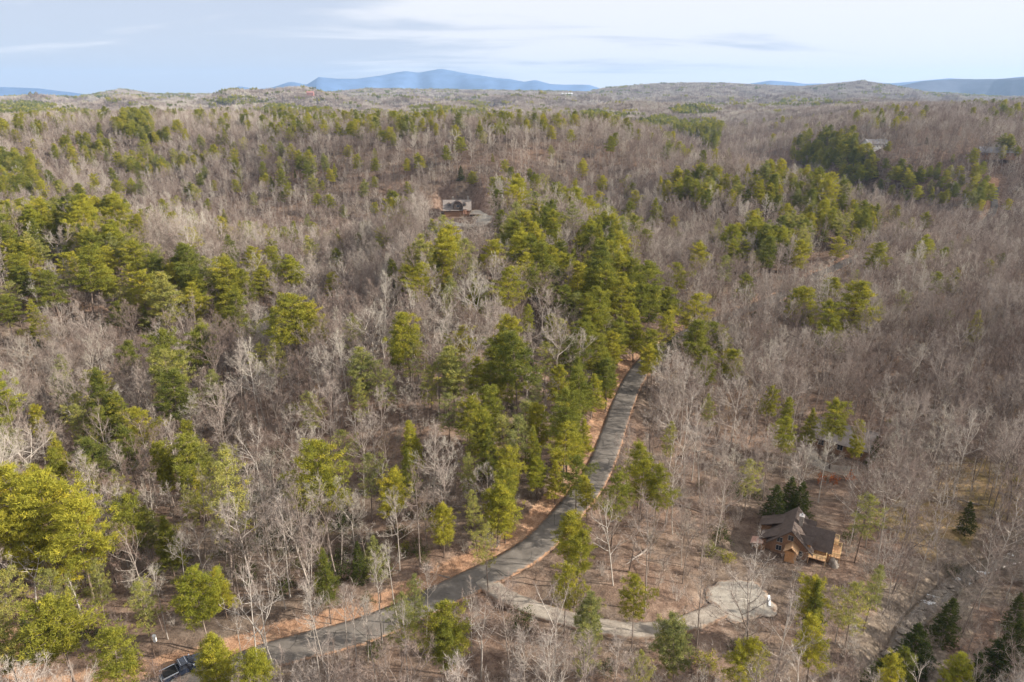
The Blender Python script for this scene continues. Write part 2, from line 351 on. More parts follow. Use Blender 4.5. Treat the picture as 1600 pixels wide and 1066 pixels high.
def blades(P, D, ln, wd, rng):
    """long thin triangles from P along D"""
    n = len(P); D = D/(np.linalg.norm(D, axis=1, keepdims=True)+1e-9)
    s = np.cross(D, rng.normal(size=(n, 3))); s /= np.linalg.norm(s, axis=1, keepdims=True)+1e-9
    V = np.stack([P-s*wd[:, None]/2, P+s*wd[:, None]/2, P+D*ln[:, None]], 1).reshape(-1, 3)
    return V, np.arange(3*n).reshape(-1, 3)
def norm(v): return v/(np.linalg.norm(v)+1e-9)
def make_bare(seed, Ht=19, cb=.42, spread=.55, nl=11, fork=False, twn=1.0, r0=.17, bend=.5, tw_w=.036):
    rng = np.random.default_rng(seed); polys = []; tw = []
    def grow(p, d, ln, r, lev):
        n = (9, 6, 4, 3)[lev]; P = [p]; dd = d
        for i in range(n-1):
            dd = norm(dd+rng.normal(size=3)*(.035, .12, .17, .2)[lev]*(bend+.4)+np.array([0, 0, (.02, .10, .06, .03)[lev]]))
            P.append(P[-1]+dd*ln/(n-1))
        P = np.array(P); R = r*np.linspace(1, (.3, .22, .3, .4)[lev], n)
        polys.append((P, R, (6, 4, 3, 3)[lev])); return P, R
    def at(P, t):
        f = t*(len(P)-1); i = min(int(f), len(P)-2); return P[i]*(1-(f-i))+P[i+1]*(f-i), norm(P[i+1]-P[i])
    lean = rng.normal(size=2)*.045
    leaders = []
    T, R = grow(np.zeros(3), norm(np.array([lean[0], lean[1], 1])), Ht*(.62 if fork else 1), r0, 0)
    if fork:
        R[:] = r0*np.linspace(1, .62, len(R))
        for s in range(rng.integers(2, 4)):
            a = s*2.3+rng.uniform(0, 1); d = norm(np.array([math.cos(a)*.42, math.sin(a)*.42, 1])); L2, _ = grow(T[-1]-np.array([0, 0, .05]), d, Ht*.42, r0*.55, 0); leaders.append((L2, .12, 5, Ht*.42))
        leaders.append((T, .62, 5, Ht))
    else: leaders.append((T, cb, nl, Ht))
    for P0, c0, k, hh in leaders:
        for i in range(k):
            t = c0+(1-c0)*(i+rng.uniform(.1, .9))/k; p, d = at(P0, min(t, .98)); rel = (t-c0)/(1-c0)
            az = i*2.4+rng.uniform(-.6, .6)+seed; el = rad(22+42*rel+rng.uniform(-14, 14))/(spread/.55)
            d1 = np.array([math.cos(az)*math.cos(el), math.sin(az)*math.cos(el), math.sin(el)])
            ln = Ht*.31*(.72+.28*math.sin(3.1*min(1, rel+.25)))*(1-.30*rel)*rng.uniform(.6, 1.3)*(spread/.55)
            if rng.random() < .12: ln *= .45
            B, RB = grow(p, d1, ln, r0*.36*(1-.55*rel)+.010, 1)
            for j in range(int(4+ln*.9)):
                q, e = at(B, .22+.76*(j+rng.random())/int(4+ln*.9)); d2 = norm(e+rng.normal(size=3)*.55+np.array([0, 0, .22]))
                l2 = ln*.38*rng.uniform(.6, 1.2)*(1-.35*j/(4+ln)); C, _ = grow(q, d2, l2, .024, 2)
                for m_ in range(3):
                    q3, e3 = at(C, .3+.65*(m_+rng.random())/3); d3 = norm(e3+rng.normal(size=3)*.5+np.array([0, 0, .15])); l3 = l2*.5*rng.uniform(.6, 1.2)
                    tw.append((q3, d3, l3, tw_w*1.15))
                    for _ in range(int(3*twn)): tw.append((q3+d3*l3*rng.uniform(.15, .9), norm(d3+rng.normal(size=3)*.55), rng.uniform(.5, 1.0)*Ht/19, tw_w*.7))
                for _ in range(int(2*twn)): tw.append((C[-1], norm(e+rng.normal(size=3)*.5), rng.uniform(.6, 1.1)*Ht/19, tw_w*.8))
    TV, TF = tubes(polys)
    P, D, l_, w_ = (np.array(x) for x in zip(*tw))
    CV, CF = blades(P, D, l_, w_, rng)
    return TV, TF, CV, CF
def make_pine(seed, Ht=20, cb=.5, R=3.1, shape='round', nb=46, dens=1.0, nlen=.52, nw=.105, r0=.2, irr=.3, per=27):
    rng = np.random.default_rng(seed+100); polys = []; tp = []; td = []; tt = []
    lean = rng.normal(size=2)*.03; n = 9
    T = np.array([[lean[0]*t*Ht+.12*math.sin(t*5+seed), lean[1]*t*Ht, Ht*t] for t in np.linspace(0, 1, n)]); polys.append((T, r0*np.linspace(1, .12, n), 6))
    def prof(t):
        if shape == 'round': return (math.sin(math.pi*min(1, .16+.84*t))**.55)*(1-.25*t)
        if shape == 'cone': return (1-t)**.75*.95+.07
        if shape == 'plates': return (.55+.45*math.sin(t*3.0))*(1-t*t*.75)
        return 1
    for i in range(nb):
        t = (i+rng.random())/nb; z = (cb+(1-cb)*t)*Ht*.985
        if shape == 'plates': z = (cb+(1-cb)*(round(t*9)/9+rng.normal()*.012))*Ht*.97
        f = z/Ht*(n-1); k = min(int(f), n-2); p = T[k]*(1-(f-k))+T[k+1]*(f-k)
        az = i*2.4+rng.uniform(-.5, .5); el = {'round': rad(-4+60*t*t), 'cone': rad(-8+30*t), 'plates': rad(4+22*t)}[shape]+rng.normal()*.1
        lob = 1+irr*math.sin(az*2+seed)+irr*.6*math.sin(az*3+t*9+seed*2)
        ln = max(.35, R*prof(t)*lob*rng.uniform(.72, 1.15))
        d = np.array([math.cos(az)*math.cos(el), math.sin(az)*math.cos(el), math.sin(el)])
        m_ = 4; B = np.array([p+d*ln*s+np.array([0, 0, .10*ln*s*s*(1 if shape != 'cone' else -.6)]) for s in np.linspace(0, 1, m_)])
        polys.append((B, np.linspace(.05, .012, m_)*(1 if ln > 1 else .6), 3)); btint = rng.normal()*.10
        kt = max(2, int(ln*3.3*dens))
        for j in range(kt):
            s = 1-(.72 if ln > 1.2 else .95)*((j+rng.random()*.8)/kt); c = B[0]*(1-s)+B[-1]*s
            side = norm(np.cross(d, (0, 0, 1)))*rng.normal()*.34*ln*(1.15-s*.6)*(.8 if shape == 'cone' else 1); c = c+side+np.array([0, 0, rng.normal()*.12+.05])
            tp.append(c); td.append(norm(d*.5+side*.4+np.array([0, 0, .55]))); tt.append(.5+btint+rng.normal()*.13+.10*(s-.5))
    for j in range(6): tp.append(T[-1]+rng.normal(size=3)*.22-np.array([0, 0, .2*j*.5])); td.append(np.array([0, 0, 1.])); tt.append(.6)
    tp = np.array(tp); td = np.array(td); tt = np.array(tt); m_ = len(tp)
    P = np.repeat(tp, per, 0)+rng.normal(size=(m_*per, 3))*np.array([.2, .2, .11])*nlen/.42; D = np.repeat(td, per, 0)*.8+rng.normal(size=(m_*per, 3))
    ln = nlen*rng.uniform(.6, 1.25, m_*per); wd = nw*rng.uniform(.7, 1.3, m_*per)
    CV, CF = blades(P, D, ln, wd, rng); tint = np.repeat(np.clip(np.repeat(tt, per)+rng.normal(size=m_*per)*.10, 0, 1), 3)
    TV, TF = tubes(polys); return TV, TF, CV, CF, tint
def make_shrub(seed, h=2.2, r=1.4, n=700, sz=.22):
    rng = np.random.default_rng(seed); a = rng.normal(size=(n, 3)); a /= np.linalg.norm(a, axis=1, keepdims=True); a[:, 2] = np.abs(a[:, 2]); rr = rng.uniform(.35, 1, n)**.5
    lob = 1+.3*np.sin(np.arctan2(a[:, 1], a[:, 0])*3+seed)+.2*np.sin(a[:, 2]*9+seed)
    P = a*(rr*lob)[:, None]*np.array([r, r, h]); D = a+rng.normal(size=(n, 3))*.8
    V, F = blades(P, D, sz*rng.uniform(.7, 1.5, n), sz*.5*rng.uniform(.7, 1.4, n), rng)
    polys = []
    for i in range(7):
        az = i*.9; polys.append((np.array([[0, 0, 0], [math.cos(az)*r*.3, math.sin(az)*r*.3, h*.5], [math.cos(az)*r*.6, math.sin(az)*r*.6, h*.85]]), [.05, .035, .01], 3))
    TV, TF = tubes(polys); return TV, TF, V, F, np.repeat(np.clip(.5+rng.normal(size=n)*.2, 0, 1), 3)
def make_brush(seed, h=3.5, r=1.6, n=26):
    rng = np.random.default_rng(seed); polys = []; tw = []
    for i in range(n//3):
        az = rng.uniform(0, 6.28); l = rng.uniform(.1, .45); d = norm(np.array([math.cos(az)*l, math.sin(az)*l, 1])); b = np.array([math.cos(az), math.sin(az), 0])*rng.uniform(0, r*.5); hh = h*rng.uniform(.5, 1.1)
        P = np.array([b, b+d*hh*.5, b+d*hh]); P[2, :2] += rng.normal(size=2)*.3; polys.append((P, [.03, .02, .007], 3))
        for _ in range(16):
            s = rng.uniform(.2, 1); q = b+d*hh*s; e = norm(rng.normal(size=3)+np.array([0, 0, 1.1])); ll = rng.uniform(.4, 1.1)*h/3.5; tw.append((q, e, ll, .026))
            for _ in range(3): tw.append((q+e*ll*rng.uniform(.2, .9), norm(e+rng.normal(size=3)*.6), rng.uniform(.3, .7), .018))
    TV, TF = tubes(polys); P, D, l_, w_ = (np.array(x) for x in zip(*tw)); CV, CF = blades(P, D, l_, w_, rng); return TV, TF, CV, CF
class Proto: pass
def proto(name, data, mt, mc, Ht, cc, ch):
    TV, TF, CV, CF = data[:4]; tint = data[4] if len(data) > 4 else None
    p = Proto(); p.H = Ht; p.cc = cc; p.ch = ch; p.data = data; p.mt = mt; p.mc = mc
    p.trunk = mesh_np('trunk', TV, [TF], [mt], smooth_=True)
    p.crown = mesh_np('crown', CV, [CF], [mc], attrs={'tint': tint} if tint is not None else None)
    t2 = np.r_[np.full(len(TV), .4), tint if tint is not None else np.full(len(CV), .5)]
    p.whole = mesh_np(name, np.vstack([TV, CV]), [CF+len(TV), TF], [mt, mc], mi=np.r_[np.ones(len(CF)), np.zeros(len(TF))], attrs={'tint': t2})
    return p
BARE = [proto('bare_tree', make_bare(s, h, c, sp_, nl, fk, tn, r_, bd), M[mt], M[{2: 'twig_brown', 5: 'twig_brown', 9: 'leaf_tan', 10: 'twig_brown'}.get(s, 'twig')], h, h*.72, h*.5) for s, h, c, sp_, nl, fk, tn, r_, bd, mt in [
  (1, 20, .45, .52, 16, False, 1.8, .15, .3, 'bark'), (2, 18, .38, .62, 16, False, 1.9, .14, .4, 'bark'), (3, 19, .45, .60, 14, True, 1.6, .17, .5, 'bark'),
  (4, 21, .50, .45, 16, False, 1.8, .14, .2, 'bark'), (5, 16, .32, .68, 16, False, 2.0, .13, .5, 'bark'), (6, 18, .40, .70, 13, True, 1.7, .18, .6, 'bark'),
  (7, 17, .42, .55, 15, False, 1.9, .12, .3, 'bark'), (8, 13, .32, .50, 13, False, 1.8, .08, .4, 'bark'),
  (9, 12, .30, .60, 13, False, 1.6, .09, .4, 'bark'), (10, 19, .42, .62, 15, True, 1.8, .16, .4, 'darkbark'), (11, 20, .45, .50, 15, False, 1.2, .15, .3, 'bark')]]
SLIM = [proto('bare_tree', make_bare(s, 21, .60, .40, 11, False, 1.0, .15, .15), M['whitebark'], M['twig'], 21, 16, 8) for s in (21, 22, 23)]
SNAG = [proto('dead_tree', make_bare(31, 13, .35, .5, 8, False, .3, .19, .5), M['whitebark'], M['whitebark'], 13, 9, 6), proto('dead_tree', make_bare(33, 15, .5, .7, 7, True, .4, .2, .8), M['whitebark'], M['whitebark'], 15, 10, 6)]
def PN(name, s, Ht, cb, R, shape, nb, dens, mc, **k): return proto(name, make_pine(s, Ht, cb, R, shape, nb, dens, **k), M['pinebark'], M[mc], Ht, Ht*(cb+1)/2, Ht*(1-cb))
PINE = {
 'L': [PN('pine_tree', 1, 20, .50, 3.9, 'round', 62, .95, 'needle'), PN('pine_tree', 2, 20, .53, 3.5, 'round', 54, .95, 'needle', irr=.4), PN('pine_tree', 3, 20, .40, 3.4, 'round', 66, .95, 'needle'), PN('pine_tree', 4, 20, .50, 4.1, 'round', 52, .85, 'needle', irr=.45), PN('pine_tree', 5, 20, .36, 3.5, 'cone', 66, .95, 'needle')],
 'Y': [PN('pine_tree', 6, 20, .45, 4.0, 'round', 50, .6, 'needle_soft', irr=.4, per=22), PN('pine_tree', 7, 20, .38, 4.0, 'plates', 54, .6, 'needle_soft', per=22)],
 'W': [PN('pine_tree', 8, 20, .40, 4.4, 'plates', 74, .9, 'needle_soft'), PN('pine_tree', 9, 20, .42, 4.1, 'plates', 66, .9, 'needle_soft', irr=.4)],
 'G': [PN('pine_tree', 10, 20, .42, 5.0, 'plates', 74, 1.0, 'needle_gold', irr=.35), PN('pine_tree', 11, 20, .44, 5.0, 'round', 66, 1.0, 'needle_gold', irr=.4)],
 'B': [PN('pine_tree', 12, 20, .28, 4.3, 'cone', 76, 1.0, 'needle_gold', irr=.25), PN('pine_tree', 13, 20, .32, 4.2, 'round', 76, 1.0, 'needle_gold', irr=.3)],
 'D': [PN('cedar_tree', 14, 16, .06, 4.3, 'cone', 100, 1.15, 'needle_dark', nlen=.3, nw=.12, irr=.12), PN('cedar_tree', 15, 16, .10, 4.8, 'cone', 94, 1.1, 'needle_dark', nlen=.3, nw=.12, irr=.2)],
 'C': [PN('pine_tree', 16, 20, .25, 4.2, 'cone', 76, 1.0, 'needle', irr=.2)],
}
SHRUB = [proto('evergreen_shrub', make_shrub(s, h, r), M['pinebark'], M[mc], h, h/2, h) for s, h, r, mc in [(1, 2.4, 1.7, 'needle_dark'), (2, 1.8, 1.5, 'needle'), (3, 3.0, 1.8, 'needle_dark')]]
BRUSH = [proto('brush', make_brush(s, h), M['bark'], M['twig'], h, h/2, h) for s, h in [(1, 3.5), (2, 5.0), (3, 2.5)]]
# ------------------------------------------------------------------ terrain mesh
def build_terrain():
    th = np.r_[np.linspace(-80, -46, 30)[:-1], np.linspace(-46, 50, 330)[:-1], np.linspace(50, 85, 34)]
    rr = np.r_[np.linspace(8, 40, 10)[:-1], np.arange(40, 330, 1.6), 330*1.017**np.arange(1, 235)]
    A, R = np.meshgrid(np.radians(th), rr); X = R*np.sin(A); Y = R*np.cos(A); Z = H2(X, Y)
    n, m = X.shape; V = np.stack([X, Y, Z], -1).reshape(-1, 3)
    i = np.arange(n-1)[:, None]*m; j = np.arange(m-1)[None]; F = np.stack([i+j, i+j+1, i+m+j+1, i+m+j], -1).reshape(-1, 4)
    x, y = V[:, 0], V[:, 1]
    d, s = dist_to(x, y, ROAD); bank = np.where(s > 0, (1-smooth(4.4, 6.8, d)), (1-smooth(3.0, 3.8, d))*.4)*np.where(y > 175, .55, 1)
    d, s = dist_to(x, y, DRIVE); bank = np.maximum(bank, .2*(1-smooth(2, 3.6, d)))
    d, s = dist_to(x, y, FARROAD); bank = np.maximum(bank, (1-smooth(3.5, 9, d))*(s > 0)*1.2)
    bank = np.maximum(bank, .9*(1-smooth(5, 9, np.hypot(x+68, y-70))))
    u, v, _ = project(x, y, V[:, 2])
    c = hit(1478, 835); c2 = hit(1520, 770)
    mead = np.maximum(1-smooth(6, 13, np.hypot((x-c[0]), (y-c[1])*.8)), .75*(1-smooth(8, 30, np.hypot(x-c2[0]-10, (y-c2[1])*1.3))))
    d, s = dist_to(x, y, CREEK); crk = 1-smooth(3.5, 8, d+1.5*np.sin(x*.7))
    far = smooth(900, 1800, np.hypot(x, y))
    me = mesh_np('ground', V, [F], [M['ground']], smooth_=True, attrs={'bank': bank, 'meadow': mead, 'creekside': crk, 'faraway': far})
    kind(obj('ground', me), 'structure')
build_terrain()
def ribbon(name, line, w, zoff, mat, cross=7, smooth_n=9, camber=.05, taper=0):
    d = np.gradient(line[:, :2], axis=0); d /= np.linalg.norm(d, axis=1, keepdims=True); nrm = np.stack([-d[:, 1], d[:, 0]], 1)
    z = H(line[:, 0], line[:, 1]); k = np.ones(smooth_n)/smooth_n; z = np.convolve(np.pad(z, smooth_n//2, mode='edge'), k, 'valid')[:len(line)]
    t = np.linspace(-1, 1, cross); V = []; e = []
    for q in t:
        zz = H(line[:, 0]+nrm[:, 0]*q*w, line[:, 1]+nrm[:, 1]*q*w)*.35+z*.65
        V.append(np.stack([line[:, 0]+nrm[:, 0]*q*w, line[:, 1]+nrm[:, 1]*q*w, zz+zoff+camber*(1-q*q)], 1)); e.append(np.full(len(line), abs(q)))
    V.append(V[-1]-[0, 0, .5]); e.append(e[-1]); V.insert(0, V[0]-[0, 0, .5]); e.insert(0, e[0])
    V = np.stack(V, 1); n, m = V.shape[:2]; i = np.arange(n-1)[:, None]*m; j = np.arange(m-1)[None]
    F = np.stack([i+j, i+m+j, i+m+j+1, i+j+1], -1).reshape(-1, 4)
    o = obj(name, mesh_np(name, V.reshape(-1, 3), [F], [mat], smooth_=True, attrs={'edge': np.stack(e, 1).ravel()})); return kind(o, 'structure')
ribbon('road', ROAD, 2.6, 0.02, M['asphalt'])
ribbon('driveway', DRIVE, 1.5, 0.03, M['gravel'])
ribbon('hilltop_driveway', HILLDRIVE, 3.8, 0.05, M['concrete'])
ribbon('distant_road', FARROAD, 2.6, 0.05, M['asphalt'])
ribbon('yard_drive', resample([hit(u, v)[:2] for u, v in [(1258,700),(1272,722),(1300,735),(1340,738)]], 1.2), 2.1, 0.1, M['gravel'])
def build_pad():
    n = 48; rng = np.random.default_rng(3); ks = [.25, .5, .75, .9, 1.0]; V = [[0, 0, .06]]; e = [0]
    for k in ks:
        for i in range(n):
            a = i*6.2832/n; c, s_ = math.cos(a), math.sin(a); q = 1/max(abs(c)**4+abs(s_)**4, 1e-6)**.25; jj = 1+(.06*math.sin(5*a)+.04*math.sin(11*a+1) if k > .7 else 0); V.append([c*q*k*4.7*jj, s_*q*k*4.3*jj, .05-(.12 if k > .95 else 0)]); e.append(k if k > .5 else .3)
    F3 = np.array([[0, 1+i, 1+(i+1) % n] for i in range(n)]); F4 = np.array([[1+r*n+i, 1+(r+1)*n+i, 1+(r+1)*n+(i+1) % n, 1+r*n+(i+1) % n] for r in range(4) for i in range(n)])
    kind(obj('parking_pad', mesh_np('parking_pad', np.array(V), [F3, F4], [M['concrete']], attrs={'edge': e}), loc=PAD, rz=rad(15)), 'structure')
build_pad()
# creek
def mat_water():
    m = Mat('creek_water', .12, .5); c = m.coord('Object'); n = m.noise(.7, 6, .7, c); f = m.noise(.16, 4, .6, c)
    foam = m.rng(m.math('ADD', n, m.math('MULTIPLY', f, .9)), 1.10, 1.2)
    m.col(m.mix(foam, (.12,.095,.07), (.70,.72,.74))); r = m.ramp(foam, [(0, (.1,.1,.1)), (1, (.8,.8,.8))]); m.l(r, m.p.inputs['Roughness']); m.bump(n, .5, .15); return m.m
M['water'] = mat_water()
o = ribbon('creek', CREEK, 1.5, -1.15, M['water'], camber=0)
# distant mountains: real ridges some 9-14 km out; part of the haze blue is put into their base colour
def mountains(name, prof, r0, width, colr, seed, rough=1.0):
    us = np.arange(-700, 2400, 6); R = np.linspace(-1, 1, 17); prof = np.array(prof, float)
    A = np.arctan((us-800)/FPX*0.94); X = np.zeros((17, len(us))); Y = X.copy(); Z = X.copy()
    base = np.interp(us, prof[:, 0], prof[:, 1]); rng = np.random.default_rng(seed)
    jit = np.interp(us, np.arange(-700, 2400, 22), rng.normal(size=len(np.arange(-700, 2400, 22))))*.45*rough
    for k, q in enumerate(R):
        wob = 1+.05*np.sin(us*.013*(1+.2*seed)+seed); r = r0*wob+q*width; X[k] = r*np.sin(A); Y[k] = r*np.cos(A)
        top = CAMZ+(145-base+jit)/FPX*r0*wob*1.05*np.cos(A); w = (1-abs(q))**.8 if q < 0 else (1-q)
        gul = 1+.22*(1-w)*np.sin(us*.09+2*np.sin(us*.02)+seed)+.07*(1-w)*np.sin(us*.21+q*3)
        Z[k] = -60+(top+60)*np.clip(w*gul, 0, 1.0)
    n, m_ = X.shape; V = np.stack([X, Y, Z], -1).reshape(-1, 3); i = np.arange(n-1)[:, None]*m_; j = np.arange(m_-1)[None]
    F = np.stack([i+j, i+j+1, i+m_+j+1, i+m_+j], -1).reshape(-1, 4)
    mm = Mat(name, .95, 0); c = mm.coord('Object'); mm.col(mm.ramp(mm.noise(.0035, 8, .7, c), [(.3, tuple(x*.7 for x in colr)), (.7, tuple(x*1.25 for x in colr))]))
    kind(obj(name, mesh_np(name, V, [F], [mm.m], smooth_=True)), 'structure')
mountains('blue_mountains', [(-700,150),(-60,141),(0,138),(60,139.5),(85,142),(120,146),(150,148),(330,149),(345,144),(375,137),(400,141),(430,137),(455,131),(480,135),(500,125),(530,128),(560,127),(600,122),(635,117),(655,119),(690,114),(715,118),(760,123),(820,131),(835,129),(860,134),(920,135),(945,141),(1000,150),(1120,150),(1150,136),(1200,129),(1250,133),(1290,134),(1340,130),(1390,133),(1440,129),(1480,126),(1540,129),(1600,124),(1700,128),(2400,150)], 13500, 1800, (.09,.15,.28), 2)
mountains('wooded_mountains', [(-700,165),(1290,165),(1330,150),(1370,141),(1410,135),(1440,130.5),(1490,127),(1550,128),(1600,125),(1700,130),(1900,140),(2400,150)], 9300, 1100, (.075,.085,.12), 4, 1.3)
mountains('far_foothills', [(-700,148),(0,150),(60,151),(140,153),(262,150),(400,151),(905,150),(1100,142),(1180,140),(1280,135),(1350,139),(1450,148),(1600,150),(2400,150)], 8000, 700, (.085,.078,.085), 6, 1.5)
# ------------------------------------------------------------------ woodland: where every tree stands
BLOCKS = [(PAD, 5.6), (CABIN, 7.0), (LOWHOUSE, 8.5), (HILLHOUSE, 12), ((-68, 70, 0), 5)]
def free(x, y, m=0.0):
    ok = np.ones(len(x), bool)
    for ln, w in ((ROAD, 4.2), (DRIVE, 2.6), (CREEK, .6), (HILLDRIVE, 4.5), (FARROAD, 5)): ok &= dist_to(x, y, ln)[0] > w+m
    for c, r in BLOCKS: ok &= np.hypot(x-c[0], y-c[1]) > r+m
    return ok
KEEP = [(1150,790,1312,890,.97),(1105,900,1212,985,.6),(382,955,660,1045,.84),(600,895,860,965,.62),(770,790,930,900,.85),(925,565,1005,770,.86),(790,915,1100,1000,.35),(672,311,768,356,1.0),
        (1435,805,1520,885,.85),(215,985,320,1110,1.0),(1530,290,1560,350,.8),(1010,905,1110,980,.4),(1265,395,1325,432,.9),(1262,705,1330,742,.35)]
def keep_mask(x, y, z, h, rnd, grow=6):
    p = np.zeros(len(x))
    for f in (.06, .3, .55, .75, .95):
        u, v, d = project(x, y, z+h*f); g = (0 if f < .4 else 1.6*FPX/d)
        for a, b, c, e, q in KEEP:
            m = (u > a-g) & (u < c+g) & (v > b) & (v < e); p = np.where(m, np.maximum(p, q), p)
    return rnd > p
